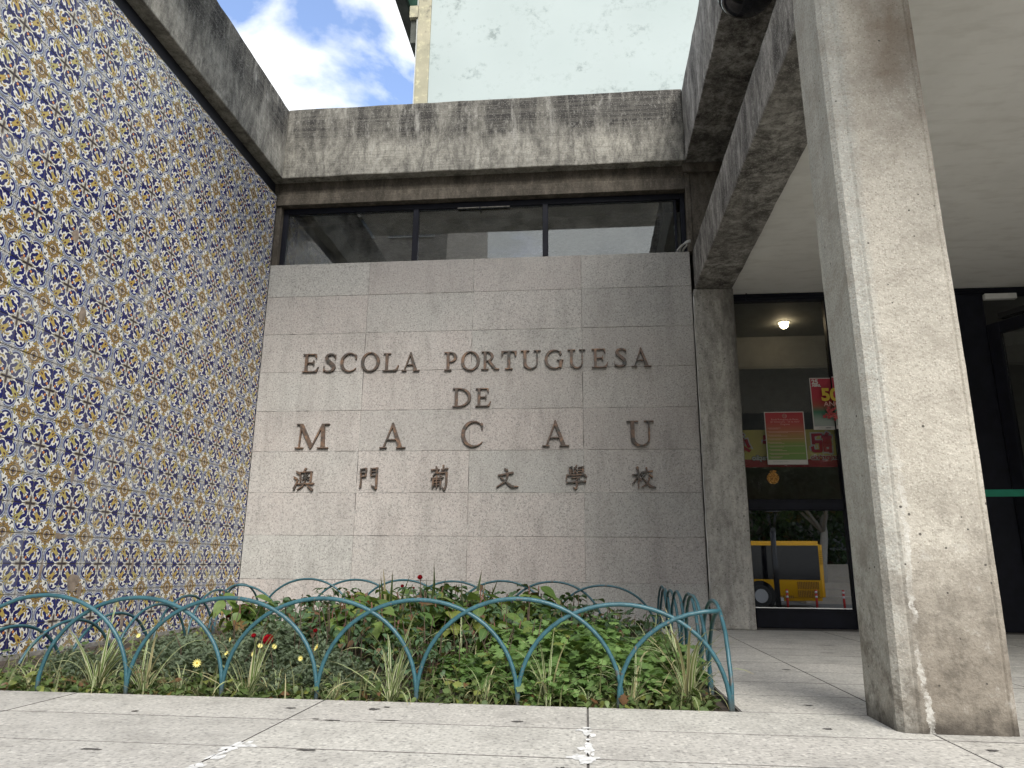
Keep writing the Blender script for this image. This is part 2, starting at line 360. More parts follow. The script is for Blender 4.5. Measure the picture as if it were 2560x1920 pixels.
M = {}
def build_materials():
    M['azulejo'] = mat_azulejo()
    M['granite_wall'] = mat_granite('granite_wall_stone', (0.43, 0.42, 0.39), (0.46, 0.415, 0.385), 0.5, 0.9)
    M['granite_floor'] = mat_granite('granite_paving_stone', (0.49, 0.475, 0.43), (0.47, 0.45, 0.41), 0.45, 0.8, 0.28)
    M['mortar'] = plain('joint_mortar', (0.24, 0.23, 0.21), 0.9, var=0.5, scale=30)
    M['mortar_dark'] = plain('dark_joint', (0.10, 0.093, 0.085), 0.9, var=0.4, scale=30)
    M['parapet'] = mat_concrete('parapet_concrete', (0.39, 0.375, 0.325), (0.035, 0.033, 0.031), (3.90, 4.12), 1.0, light=(0.48, 0.47, 0.43), board=0.35, spots=0.4)
    M['beam'] = mat_concrete('beam_concrete', (0.42, 0.40, 0.365), (0.055, 0.05, 0.045), None, 0.8, light=(0.56, 0.54, 0.50), board=0.25, spots=0.4, mottle=0.75)
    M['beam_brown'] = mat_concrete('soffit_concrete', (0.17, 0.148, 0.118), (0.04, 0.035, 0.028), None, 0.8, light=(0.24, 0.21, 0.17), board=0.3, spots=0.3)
    M['column'] = mat_column()
    M['black_frame'] = plain('black_window_paint', (0.008, 0.009, 0.015), 0.5, var=0.3, spec=0.2)
    M['dark_gap'] = plain('dark_navy', (0.010, 0.011, 0.018), 0.6)
    M['ceiling'] = mat_ceiling()
    M['tube'] = mat_tube(); M['bronze'] = mat_bronze()
    M['glass_top'] = mat_glass('transom_glass', 0.085, (0.80, 0.82, 0.80), 0.10)
    M['glass_door'] = mat_glass('door_glass', 0.015, (0.85, 0.86, 0.84), 0.05)
    M['glass_low'] = mat_glass('low_door_glass', 0.30, (0.25, 0.25, 0.25), 0.03)
    M['soil'] = plain('planter_soil', (0.045, 0.034, 0.025), 0.95, var=0.6, scale=25, bump=0.8)
    M['chrys'] = mat_leaf('chrysanthemum_leaf', (0.085, 0.165, 0.04), (0.21, 0.33, 0.10), veins=False, yellow=0.04, trans=0.3)
    M['marg'] = mat_leaf('grey_green_leaf', (0.075, 0.11, 0.06), (0.19, 0.235, 0.15), veins=False, yellow=0.0, trans=0.15)
    M['rose_leaf'] = mat_leaf('rose_leaf', (0.040, 0.080, 0.035), (0.09, 0.155, 0.07), (0.10, 0.17, 0.07), yellow=0.04, red=0.06)
    M['big_leaf'] = mat_leaf('broad_leaf', (0.065, 0.13, 0.03), (0.19, 0.26, 0.065), (0.17, 0.22, 0.07), yellow=0.14, red=0.04, trans=0.3)
    M['weed'] = mat_leaf('ground_leaf', (0.06, 0.10, 0.03), (0.16, 0.22, 0.07), veins=False, yellow=0.12, red=0.06)
    M['stem_red'] = plain('reddish_stem', (0.11, 0.045, 0.03), 0.7, var=0.4)
    M['stem_brown'] = plain('woody_stem', (0.06, 0.04, 0.025), 0.8, var=0.4)
    M['spider'] = mat_blade('variegated_blade', (0.16, 0.24, 0.06), (0.55, 0.56, 0.36), 0.20)
    M['sword'] = mat_blade('sword_leaf', (0.035, 0.06, 0.02), (0.17, 0.19, 0.05), 0.12, (0.06, 0.04, 0.02))
    M['grass_dry'] = mat_blade('dry_grass', (0.13, 0.16, 0.06), (0.27, 0.27, 0.14), 0.2)
    M['rose_red'] = plain('crimson_petal', (0.32, 0.006, 0.014), 0.5, var=0.35, scale=60)
    M['daisy'] = plain('lemon_petal', (0.75, 0.68, 0.22), 0.6)
    M['daisy_eye'] = plain('golden_flower_eye', (0.55, 0.36, 0.03), 0.7)
    M['mint'] = mat_mint(); M['pilaster'] = mat_pilaster()
    M['eave_and_shadow'] = plain('weathered_eave_and_shadow', (0.07, 0.075, 0.065), 0.9, var=0.5, scale=3)  # eave colour, also used for the block imitating shadow below the corbel
    M['green_trim'] = plain('green_eave_paint', (0.25, 0.50, 0.36), 0.8, var=0.15)
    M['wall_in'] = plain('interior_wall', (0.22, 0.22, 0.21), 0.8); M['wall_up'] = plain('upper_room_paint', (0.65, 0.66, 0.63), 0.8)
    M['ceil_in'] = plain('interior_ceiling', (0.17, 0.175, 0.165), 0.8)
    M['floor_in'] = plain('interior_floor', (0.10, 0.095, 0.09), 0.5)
    M['white'] = plain('white_plastic', (0.75, 0.75, 0.72), 0.5)
    M['pipe'] = plain('grey_conduit', (0.45, 0.45, 0.42), 0.5)
    M['black'] = plain('black_plastic', (0.012, 0.012, 0.014), 0.25)
    M['dome'] = plain('smoked_dome', (0.010, 0.010, 0.014), 0.12)
    M['green_belt'] = plain('green_belt_fabric', (0.01, 0.22, 0.13), 0.7)
    M['gold'] = plain('gilt_metal', (0.45, 0.24, 0.07), 0.35, 0.8, var=0.7, scale=120)
    b = NB('lamp_glow'); M['lamp'] = b.done(b.bsdf((1, 1, 1), 0.5, emit=(1, 0.78, 0.5), estr=14.0))

def mat_column():
    b = NB('column_concrete'); P = b.pos(); x, y, z = b.sep(P)
    g = b.noise(P, 70, 4, 0.7); g2 = b.noise(P, 150, 2, 0.6); big = b.noise(P, 3.2, 5, 0.6); mid = b.noise(P, 11, 5, 0.6)
    base = b.ramp(big, [(0.3, (0.39, 0.365, 0.31)), (0.7, (0.49, 0.46, 0.395))])
    cool = b.ramp(b.noise(b.mapping(P, (8, 8, 0.5)), 3, 5), [(0.3, (0.34, 0.345, 0.315)), (0.7, (0.47, 0.47, 0.43))])
    sm = b.ramp(b.math('ADD', b.math('MULTIPLY', b.math('SUBTRACT', 3.55, x), 14.0), b.math('MULTIPLY', mid, 0.35)), [(0.05, 0.0), (0.5, 0.85)])
    c = b.mix(sm, base, cool)
    c = b.mix(b.ramp(g, [(0.36, 0.35), (0.52, 0.0)]), c, (0.28, 0.25, 0.21))
    c = b.mix(b.math('MULTIPLY', b.agg(P, 190, 0.62, 0.85, 0.5), 0.40), c, (0.68, 0.64, 0.56))
    c = b.mix(b.math('MULTIPLY', b.agg(b.mapping(P, loc=(4, 1, 7)), 160, 0.66, 0.88, 0.5), 0.50), c, (0.22, 0.20, 0.165))
    c = b.mix(b.ramp(b.noise(b.mapping(P, (1, 1, 1.6)), 6, 6, 0.7), [(0.46, 0.0), (0.68, 0.6)]), c, (0.27, 0.245, 0.205))
    # brown rain marks high up, damp dirt at the foot
    hi = b.math('MULTIPLY', b.mapr(b.math('ADD', z, b.math('MULTIPLY', mid, 0.6)), 1.85, 2.5), b.math('MULTIPLY', b.mapr(x, 3.57, 3.66), b.ramp(b.noise(b.mapping(P, (3, 3, 1.2)), 3.0, 5), [(0.36, 0.0), (0.60, 0.75)])))
    c = b.mix(hi, c, (0.20, 0.15, 0.105))
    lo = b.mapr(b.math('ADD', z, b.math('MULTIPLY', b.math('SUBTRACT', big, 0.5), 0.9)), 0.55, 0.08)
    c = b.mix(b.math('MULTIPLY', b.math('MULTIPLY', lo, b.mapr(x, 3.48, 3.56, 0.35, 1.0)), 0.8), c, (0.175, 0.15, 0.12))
    fp = b.noise(P, 14, 6, 0.75)
    c = b.mix(b.math('MULTIPLY', b.math('MULTIPLY', b.mapr(z, 0.75, 0.1), b.ramp(fp, [(0.48, 0.0), (0.62, 1.0)])), 0.75), c, (0.10, 0.088, 0.072))
    c = b.mix(b.math('MULTIPLY', b.math('MULTIPLY', b.mapr(z, 0.9, 0.3), b.ramp(fp, [(0.30, 0.8), (0.42, 0.0)])), 0.6), c, (0.50, 0.49, 0.45))
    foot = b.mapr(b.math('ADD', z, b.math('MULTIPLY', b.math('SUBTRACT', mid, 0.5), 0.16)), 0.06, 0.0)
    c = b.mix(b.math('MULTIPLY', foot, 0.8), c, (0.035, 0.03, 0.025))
    # white lime runs near the left arris
    dx = b.math('ABSOLUTE', b.math('SUBTRACT', x, b.math('ADD', 3.51, b.math('MULTIPLY', b.noise(b.mapping(P, (0.1, 0.1, 4)), 1.0, 4), 0.08))))
    run = b.math('MULTIPLY', b.math('MULTIPLY', b.math('LESS_THAN', dx, b.math('MULTIPLY', b.math('SUBTRACT', b.noise(P, 30, 6, 0.8), 0.36), 0.05)), b.mapr(z, 0.85, 0.6)), b.ramp(b.noise(b.mapping(P, (1, 1, 3)), 2.2, 2), [(0.40, 0.0), (0.5, 1.0)]))
    c = b.mix(b.math('MULTIPLY', run, b.ramp(b.noise(P, 40, 4, 0.7), [(0.40, 0.15), (0.6, 0.8)])), c, (0.54, 0.53, 0.49))
    pit = b.voro(P, 24); pm = b.math('MULTIPLY', b.math('LESS_THAN', pit, b.math('MULTIPLY', b.noise(P, 9, 2), 0.16)), b.math('GREATER_THAN', b.noise(P, 5, 2), 0.50))
    c = b.mix(b.math('MULTIPLY', pm, 0.85), c, (0.05, 0.045, 0.04))
    h = b.math('ADD', b.math('MULTIPLY', g, 0.7), b.math('SUBTRACT', b.math('MULTIPLY', g2, 0.35), pm))
    return b.done(b.bsdf(c, 0.9, 0, b.bump(h, 0.7, 0.008), 0.25))

def mat_ceiling():
    b = NB('white_plaster'); P = b.pos()
    n = b.noise(P, 1.6, 5, 0.6); n2 = b.noise(b.mapping(P, (1, 3, 1)), 5, 4)
    c = b.ramp(n, [(0.3, (0.80, 0.785, 0.74)), (0.7, (0.86, 0.85, 0.81))])
    c = b.mix(b.ramp(n2, [(0.5, 0.0), (0.75, 0.3)]), c, (0.45, 0.42, 0.36))
    c = b.mix(b.ramp(b.noise(P, 0.9, 6, 0.7), [(0.48, 0.0), (0.7, 0.35)]), c, (0.50, 0.49, 0.45))
    return b.done(b.bsdf(c, 0.85, 0, b.bump(n2, 0.1, 0.01), 0.3))

def mat_mint():
    b = NB('mint_render'); P = b.pos()
    n = b.noise(P, 0.5, 3); s = b.noise(P, 2.0, 7, 0.75); s2 = b.noise(P, 10, 4, 0.75); row = b.noise(b.mapping(P, (0.5, 0.5, 0.28)), 2.2, 2)
    c = b.ramp(n, [(0.3, (0.36, 0.415, 0.405)), (0.7, (0.405, 0.46, 0.45))])
    m = b.math('MULTIPLY', b.math('MULTIPLY', b.ramp(s, [(0.52, 0.0), (0.62, 1.0)]), b.ramp(s2, [(0.42, 0.0), (0.6, 1.0)])), b.ramp(row, [(0.4, 0.2), (0.6, 1.0)]))
    c = b.mix(b.math('MULTIPLY', m, 0.85), c, (0.20, 0.24, 0.23))
    c = b.mix(b.ramp(b.noise(b.mapping(P, (1, 1, 0.3)), 1.1, 5), [(0.5, 0.0), (0.75, 0.25)]), c, (0.36, 0.40, 0.39))
    return b.done(b.bsdf(c, 0.9, 0, None, 0.2))

def mat_pilaster():
    b = NB('mossy_render'); P = b.pos(); z = b.sep(P)[2]
    n = b.noise(P, 1.8, 6, 0.7); n2 = b.noise(P, 7, 5, 0.7)
    c = b.ramp(n, [(0.35, (0.30, 0.29, 0.21)), (0.7, (0.40, 0.37, 0.27))])
    c = b.mix(b.ramp(n2, [(0.55, 0.0), (0.66, 0.7)]), c, (0.55, 0.52, 0.34))
    c = b.mix(b.math('MULTIPLY', b.ramp(n2, [(0.3, 0.9), (0.45, 0.0)]), b.mapr(z, 9.6, 10.6)), c, (0.10, 0.10, 0.085))
    return b.done(b.bsdf(c, 0.9, 0, None, 0.2))
build_materials()

# ------------------------------------------------------------------ object helpers
def thing(name, label, cat, loc=(0, 0, 0), group=None, kind=None):
    o = bpy.data.objects.new(name, None); COL.objects.link(o); o.location = loc; o.empty_display_size = 0.1
    if label: o['label'] = label
    if cat: o['category'] = cat
    if group: o['group'] = group
    if kind: o['kind'] = kind
    return o
def tag(o, label=None, cat=None, group=None, kind=None):
    if label: o['label'] = label
    if cat: o['category'] = cat
    if group: o['group'] = group
    if kind: o['kind'] = kind
    return o
def link(name, me, m, parent=None, world=True):
    o = bpy.data.objects.new(name, me); COL.objects.link(o)
    if m is not None and not me.materials: me.materials.append(m)
    if parent is not None:
        o.parent = parent
        if world: o.location = -wloc(parent)
    return o
def wloc(o):
    v = Vector(o.location)
    while o.parent is not None:
        o = o.parent; v += Vector(o.location)
    return v
def mesh_py(name, v, f, uv=None, smooth=False):
    me = bpy.data.meshes.new(name); me.from_pydata(v, [], f)
    if uv is not None:
        l = me.uv_layers.new(name='UVMap')
        l.data.foreach_set('uv', np.asarray([c for q in uv for c in q], dtype=np.float32).ravel())
    if smooth: me.polygons.foreach_set('use_smooth', [True]*len(me.polygons))
    me.update(); return me
def bm_box(bm, a, b):
    vs = [bm.verts.new((x, y, z)) for x in (a[0], b[0]) for y in (a[1], b[1]) for z in (a[2], b[2])]
    for f in ((0, 1, 3, 2), (4, 6, 7, 5), (0, 4, 5, 1), (2, 3, 7, 6), (0, 2, 6, 4), (1, 5, 7, 3)):
        bm.faces.new([vs[i] for i in f])
def bm_done(bm, name, bevel=0.0, seg=1, smooth=False):
    if bevel:
        bmesh.ops.bevel(bm, geom=bm.edges[:], offset=bevel, segments=seg, affect='EDGES')
    bmesh.ops.recalc_face_normals(bm, faces=bm.faces)
    me = bpy.data.meshes.new(name); bm.to_mesh(me); bm.free()
    if smooth: me.polygons.foreach_set('use_smooth', [True]*len(me.polygons))
    return me
def box(name, a, b, m, parent=None, bevel=0.0):
    bm = bmesh.new(); bm_box(bm, [min(p, q) for p, q in zip(a, b)], [max(p, q) for p, q in zip(a, b)])
    return link(name, bm_done(bm, name, bevel), m, parent)
def boxes(name, L, m, parent=None, bevel=0.0):
    bm = bmesh.new()
    for a, b in L: bm_box(bm, a, b)
    return link(name, bm_done(bm, name, bevel), m, parent)
def rough_box(name, a, b, m, parent=None, step=0.12, bev=0.014, amp=0.004, freq=9, tint=None):
    """cast concrete member: softened arrises that wander a little"""
    bm = bmesh.new(); bm_box(bm, a, b)
    d = [b[i]-a[i] for i in range(3)]
    for ax in range(3):
        n = int(min(60, d[ax]/step))
        for k in range(1, n+1):
            co = [0, 0, 0]; co[ax] = a[ax]+d[ax]*k/(n+1); no = [0, 0, 0]; no[ax] = 1
            bmesh.ops.bisect_plane(bm, geom=bm.verts[:]+bm.edges[:]+bm.faces[:], plane_co=co, plane_no=no)
    sharp = [e for e in bm.edges if len(e.link_faces) == 2 and e.calc_face_angle(0) > 0.5]
    bmesh.ops.bevel(bm, geom=sharp, offset=bev, segments=2, affect='EDGES', profile=0.6)
    for v in bm.verts:
        p = v.co*freq
        q = Vector((mnoise.noise(p), mnoise.noise(p+Vector((31, 7, 3))), mnoise.noise(p+Vector((5, 77, 13)))))
        v.co += q*amp + Vector((0, 0, 0))
    return link(name, bm_done(bm, name, smooth=False), m, parent)
def tube_bm(bm, pts, rad, n=8, cap=True, uvl=None):
    pts = [Vector(p) for p in pts]; rings = []
    prev = None
    for i, p in enumerate(pts):
        t = (pts[min(i+1, len(pts)-1)]-pts[max(i-1, 0)]).normalized()
        if prev is None:
            ax = Vector((0, 0, 1)) if abs(t.z) < 0.9 else Vector((1, 0, 0)); u = t.cross(ax).normalized()
        else: u = (prev-t*prev.dot(t)).normalized()
        prev = u; w = t.cross(u)
        r = rad[i] if isinstance(rad, (list, tuple)) else rad
        rings.append([bm.verts.new(p+(u*math.cos(2*math.pi*k/n)+w*math.sin(2*math.pi*k/n))*r) for k in range(n)])
    for a, b in zip(rings, rings[1:]):
        for k in range(n):
            f = bm.faces.new((a[k], a[(k+1) % n], b[(k+1) % n], b[k])); f.smooth = True
    if cap: bm.faces.new(rings[0][::-1]); bm.faces.new(rings[-1])
def tube(name, pts, rad, m, parent=None, n=8):
    bm = bmesh.new(); tube_bm(bm, pts, rad, n)
    bmesh.ops.recalc_face_normals(bm, faces=bm.faces)
    me = bpy.data.meshes.new(name); bm.to_mesh(me); bm.free()
    return link(name, me, m, parent)
def lathe(name, prof, m, c, parent=None, n=24):
    v, f = [], []
    for r, z in prof:
        for k in range(n): v.append((c[0]+r*math.cos(2*math.pi*k/n), c[1]+r*math.sin(2*math.pi*k/n), c[2]+z))
    for i in range(len(prof)-1):
        for k in range(n): f.append((i*n+k, i*n+(k+1) % n, (i+1)*n+(k+1) % n, (i+1)*n+k))
    f.append(tuple(range(n))[::-1]); f.append(tuple((len(prof)-1)*n+k for k in range(n)))
    return link(name, mesh_py(name, v, f, smooth=False), m, parent)
def instance(o, name, parent, mat):
    c = bpy.data.objects.new(name, o); COL.objects.link(c); c.parent = parent; c.matrix_local = mat
    return c

# ------------------------------------------------------------------ dimensions (metres)
W, H, T = 3.525, 2.898, 0.14
ZT, ZPB, ZPT = 3.545, 3.685, 4.363
ROWS = [0.0, 0.308, 0.635, 0.962, 1.289, 1.617, 1.944, 2.271, 2.603, 2.898]

# ------------------------------------------------------------------ ground
def build_ground():
    g = thing('plaza_paving', None, None, kind='structure')
    box('paving_bed', (-1.2, -5.0, -0.30), (3.11, -3.1, -0.0018), M['mortar_dark'], g)
    box('paving_bed', (3.112, -5.0, -0.30), (4.28, 0.30, -0.0018), M['mortar_dark'], g)
    box('paving_bed', (4.282, -2.78, -0.30), (9.0, 0.30, -0.0018), M['mortar_dark'], g)
    xs = [-0.72, 0.128, 0.98, 1.822, 2.655, 3.56, 4.28, 5.13, 5.98, 6.83, 7.68]
    base = {}
    def slab(x0, x1, y0, y1):
        w, d = round(x1-x0-0.005, 3), round(y1-y0-0.005, 3)
        if (w, d) not in base:
            bm = bmesh.new(); bm_box(bm, (-w/2, -d/2, -0.03), (w/2, d/2, 0))
            bmesh.ops.bevel(bm, geom=[e for e in bm.edges if all(v.co.z > -0.001 for v in e.verts)], offset=0.0006, segments=1, affect='EDGES')
            base[(w, d)] = bm_done(bm, 'paving_slab'); me_ = base[(w, d)]; me_.materials.append(M['granite_floor']); me_.materials.append(M['mortar_dark'])
            for p_ in me_.polygons:
                if p_.normal.z < 0.9: p_.material_index = 1
        o = bpy.data.objects.new('paving_slab', base[(w, d)]); COL.objects.link(o); o.parent = g
        o.location = ((x0+x1)/2, (y0+y1)/2, rnd.uniform(-0.0003, 0.0003))
        o.rotation_euler = (rnd.uniform(-.0005, .0005), rnd.uniform(-.0004, .0004), 0)
    ys = [-3.085-0.31*k for k in range(6)]
    for k in range(len(ys)-1):                                    # in front of the flower bed
        for a, b in zip(xs, xs[1:]):
            if a >= 4.2: continue
            slab(a, b, ys[k+1], ys[k])
    yr = [-3.085+0.31*k for k in range(11)]
    for k in range(len(yr)-1):                                    # walkway beside the bed, under the canopy
        yb = min(yr[k+1], 0.225)
        for a, b in zip([3.115]+xs[5:], xs[5:]+[8.5]):
            if a > 4.2 and yr[k] < -2.9: continue
            slab(a, b, yr[k], yb)
    # lime smears and dirt blots on the joints
    def blot(name, x, y, rx, ry, m, n=18, seed=0):
        r = random.Random(seed); v = [(x, y, 0.0016)]; f = []
        for k in range(n):
            t = 2*math.pi*k/n; q = 0.45+0.55*r.random()
            v.append((x+rx*q*math.cos(t), y+ry*q*math.sin(t), 0.0014))
        for k in range(n): f.append((0, 1+k, 1+(k+1) % n))
        link(name, mesh_py(name, v, f), m, g)
    lime = plain('lime_smear', (0.60, 0.60, 0.58), 0.9, var=0.35, scale=60); dirt = plain('black_spot', (0.07, 0.065, 0.06), 0.9, var=0.6, scale=60)
    for q in range(26):
        blot('lime_smear', 2.655+rnd.gauss(0, .008), -3.38-rnd.random()*.36, .006+.012*rnd.random(), .008+.02*rnd.random(), lime, n=9, seed=100+q)
        blot('lime_smear', 1.83+rnd.gauss(0, .01), -3.66-rnd.random()*.3, .006+.010*rnd.random(), .01+.03*rnd.random(), lime, n=9, seed=200+q)
    blot('lime_smear', 2.655, -3.62, 0.012, 0.07, lime, seed=1); blot('lime_smear', 2.64, -3.70, 0.045, 0.03, lime, seed=2)
    blot('lime_smear', 1.85, -3.70, 0.04, 0.02, lime, seed=3)
    for i, (x, y, a, c) in enumerate([(1.77, -3.24, .02, .012), (2.02, -3.22, .025, .02), (2.05, -3.18, .015, .01), (2.0, -3.72, .03, .012), (2.46, -3.33, .02, .012), (2.6, -3.80, .02, .02), (1.35, -3.35, .014, .01), (1.95, -3.39, .03, .006), (1.90, -3.38, .02, .008), (3.62, -3.49, .02, .012), (1.52, -3.78, .03, .01), (3.3, -3.3, .02, .012), (3.9, -1.4, .06, .012), (4.0, -1.0, .08, .01), (3.5, -2.1, .03, .01), (3.35, -2.95, .02, .01), (2.1, -3.37, .05, .005)]):
        blot('dirt_spot', x, y, a, c, dirt, seed=20+i)
    tag(box('planter_soil', (-0.0, -3.08, -0.28), (3.109, -0.002, -0.022), M['soil']), kind='structure')
    # steps down to the street and the street itself
    st = thing('street_steps', None, None, kind='structure')
    for k in range(7):
        box('step', (-1.2, -5.0-0.34*(k+1)+0.002, -1.3), (4.278, -5.0-0.34*k, -0.17*(k+1)), M['granite_floor'], st, 0.006)
        box('step', (4.282, -2.78-0.34*(k+1)+0.002, -1.3), (9.0, -2.782-0.34*k, -0.17*(k+1)), M['granite_floor'], st, 0.006)
    asphalt = plain('asphalt', (0.16, 0.158, 0.15), 0.9, var=0.3, scale=30)
    me = mesh_py('street_ground', [(-150, -200, -1.24), (150, -200, -1.24), (150, 200, -1.24), (-150, 200, -1.24)], [(0, 1, 2, 3)])
    tag(link('street_ground', me, asphalt), kind='structure')
build_ground()

# ------------------------------------------------------------------ tiled wall
def build_tile_wall():
    w = thing('tiled_wall', 'tall wall covered with blue, white and yellow patterned glazed tiles', 'wall', (0, 0, 0))
    box('wall_core', (-0.30, -4.6, -0.3), (-0.0095, 0.30, ZT), M['mortar_dark'], w)
    # one tile: front faces +x, UV (0,0) at the blue-rosette corner
    def tile_geo(cy, cz, sy, sz, qrot, dv, df, duv, tilt=None, h=1.0):
        g = T/2-0.0009; c = 0.0014; t = 0.0085
        o = len(dv)
        loc = [(-g, -g), (g, -g), (g, g), (-g, g)]
        inn = [(-g+c, -g+c), (g-c, -g+c), (g-c, g-c), (-g+c, g-c)]
        def uvof(a, b):
            u, v = (a+g)/(2*g), (b+g)/(2*g)
            for _ in range(qrot): u, v = v, 1-u
            return (u, v)
        P = []
        for (a, b) in inn: P.append((0.0, a, b))
        for (a, b) in loc: P.append((-c, a, b))
        for (a, b) in loc: P.append((-t, a, b))
        uvs = [uvof(a, b) for a, b in inn]+[uvof(a, b) for a, b in loc]*2
        for x, a, b in P: dv.append((x, a+cy, min(b, g*(2*h-1)) + cz))
        F = [(0, 1, 2, 3)]+[(4+k, 4+(k+1) % 4, (k+1) % 4, k) for k in range(4)]+[(8+k, 8+(k+1) % 4, 4+(k+1) % 4, 4+k) for k in range(4)]
        for f in F:
            df.append(tuple(o+i for i in f)); duv.append([uvs[i] for i in f])
    meshes = []
    for q in range(4):
        v, f, uv = [], [], []
        tile_geo(0, 0, 1, 1, q, v, f, uv); me = mesh_py('wall_tile', v, f, uv); me.materials.append(M['azulejo']); meshes.append(me)
    zb = 0.4096; cells = []
    for j in range(-4, 23):
        for i in range(0, 32):
            cells.append((i, j))
    # quarter turn so the blue corner sits where both indices are even
    def qof(i, j):
        # tile spans y in [-(i+1)T, -iT], z in [zb+jT, zb+(j+1)T]; local +a is +y
        blue_hi_y = (i % 2 == 0); blue_lo_z = (j % 2 == 0)
        return (blue_hi_y, blue_lo_z)
    lut = {}
    g = T/2-0.0009
    for q in range(4):
        for a, b in ((g, -g), (g, g), (-g, -g), (-g, g)):
            u, v = (a+g)/(2*g), (b+g)/(2*g)
            for _ in range(q): u, v = v, 1-u
            if abs(u) < 1e-6 and abs(v) < 1e-6: lut[(a > 0, b < 0)] = q
    def size(c):
        i, j = c; p = Vector((0, -(i+.5)*T, zb+(j+.5)*T)); d = p-CAMP
        fwd = d.y; 
        u = 1280+1799*(d.x*math.cos(.103)+d.y*math.sin(.103))/max(.3, d.y)
        vis = (-d.x)/(d.length**3)
        inside = -30 < project(p)[0] < 2590 and project(p)[1] > -20
        return vis if (inside and j >= -3) else -1
    order = sorted(cells, key=size, reverse=True)
    near = set([c for c in order if c[1] < 22][:300])
    dv, df, duv = [], [], []
    r = random.Random(3)
    for (i, j) in cells:
        cy, cz = -(i+.5)*T, zb+(j+.5)*T; q = lut[qof(i, j)]
        if j < -3: continue
        if (i, j) in near:
            o = bpy.data.objects.new('wall_tile', meshes[q]); COL.objects.link(o); o.parent = w
            o.location = (r.uniform(-.0006, .0006), cy, cz)
            o.rotation_euler = (0, math.radians(r.uniform(-.35, .35)), math.radians(r.uniform(-.35, .35)))
        else:
            h = 1.0
            if cz+T/2 > ZT: h = max(0.05, (ZT-(cz-T/2))/T)
            tile_geo(cy, cz, 1, 1, q, dv, df, duv, h=h)
    rest = link('wall_tiles_beyond', mesh_py('wall_tiles_beyond', dv, df, duv), M['azulejo'], w); rest['kind'] = 'stuff'
    # places where glaze and body have broken away
    def patch(y, z, sy, sz, seed, n=13):
        rr = random.Random(seed); v = [(0.0018, y, z)]; f = []
        for k in range(n):
            t = 2*math.pi*k/n; s = 0.55+0.5*rr.random()
            v.append((0.0012, y+sy*s*math.cos(t), z+sz*s*math.sin(t)))
        for k in range(n): f.append((0, 1+k, 1+(k+1) % n))
        link('broken_patch', mesh_py('broken_patch', v, f), pm, w)
    pm = plain('broken_tile_body', (0.27, 0.215, 0.165), 0.95, var=0.35, scale=30, bump=0.5)
    for k, a in enumerate([(-1.86, 0.318, .055, .055), (-1.80, 0.27, .02, .05), (-2.005, 0.546, .05, .018), (-1.986, 0.86, .018, .05), (-2.243, 2.088, .03, .05), (-2.105, 1.70, .03, .045), (-1.94, 1.13, .02, .018), (-1.37, 0.40, .016, .07), (-2.1, 0.36, .012, .09), (-1.40, 0.10, .02, .09), (-0.75, 0.56, .03, .02), (-1.15, 0.23, .05, .012), (-0.5, 0.12, .04, .02), (-1.9, 1.40, .05, .012), (-2.2, 1.22, .012, .04)]):
        patch(*a, seed=k)
    box('dark_strip', (-0.30, -4.6, ZT+0.002), (-0.035, 0.3, ZPB-0.002), M['dark_gap'], w)  # near-black navy strip between tile top and parapet
    box('wall_foot', (-0.009, -3.07, -0.022), (0.006, -0.03, 0.0), M['mortar'], w)
def project(p):
    m = SC.camera.matrix_world.inverted() @ p
    return (1280+1799.1*m.x/-m.z, 960-1799.1*m.y/-m.z) if m.z < 0 else (-9e9, 0)
build_tile_wall()

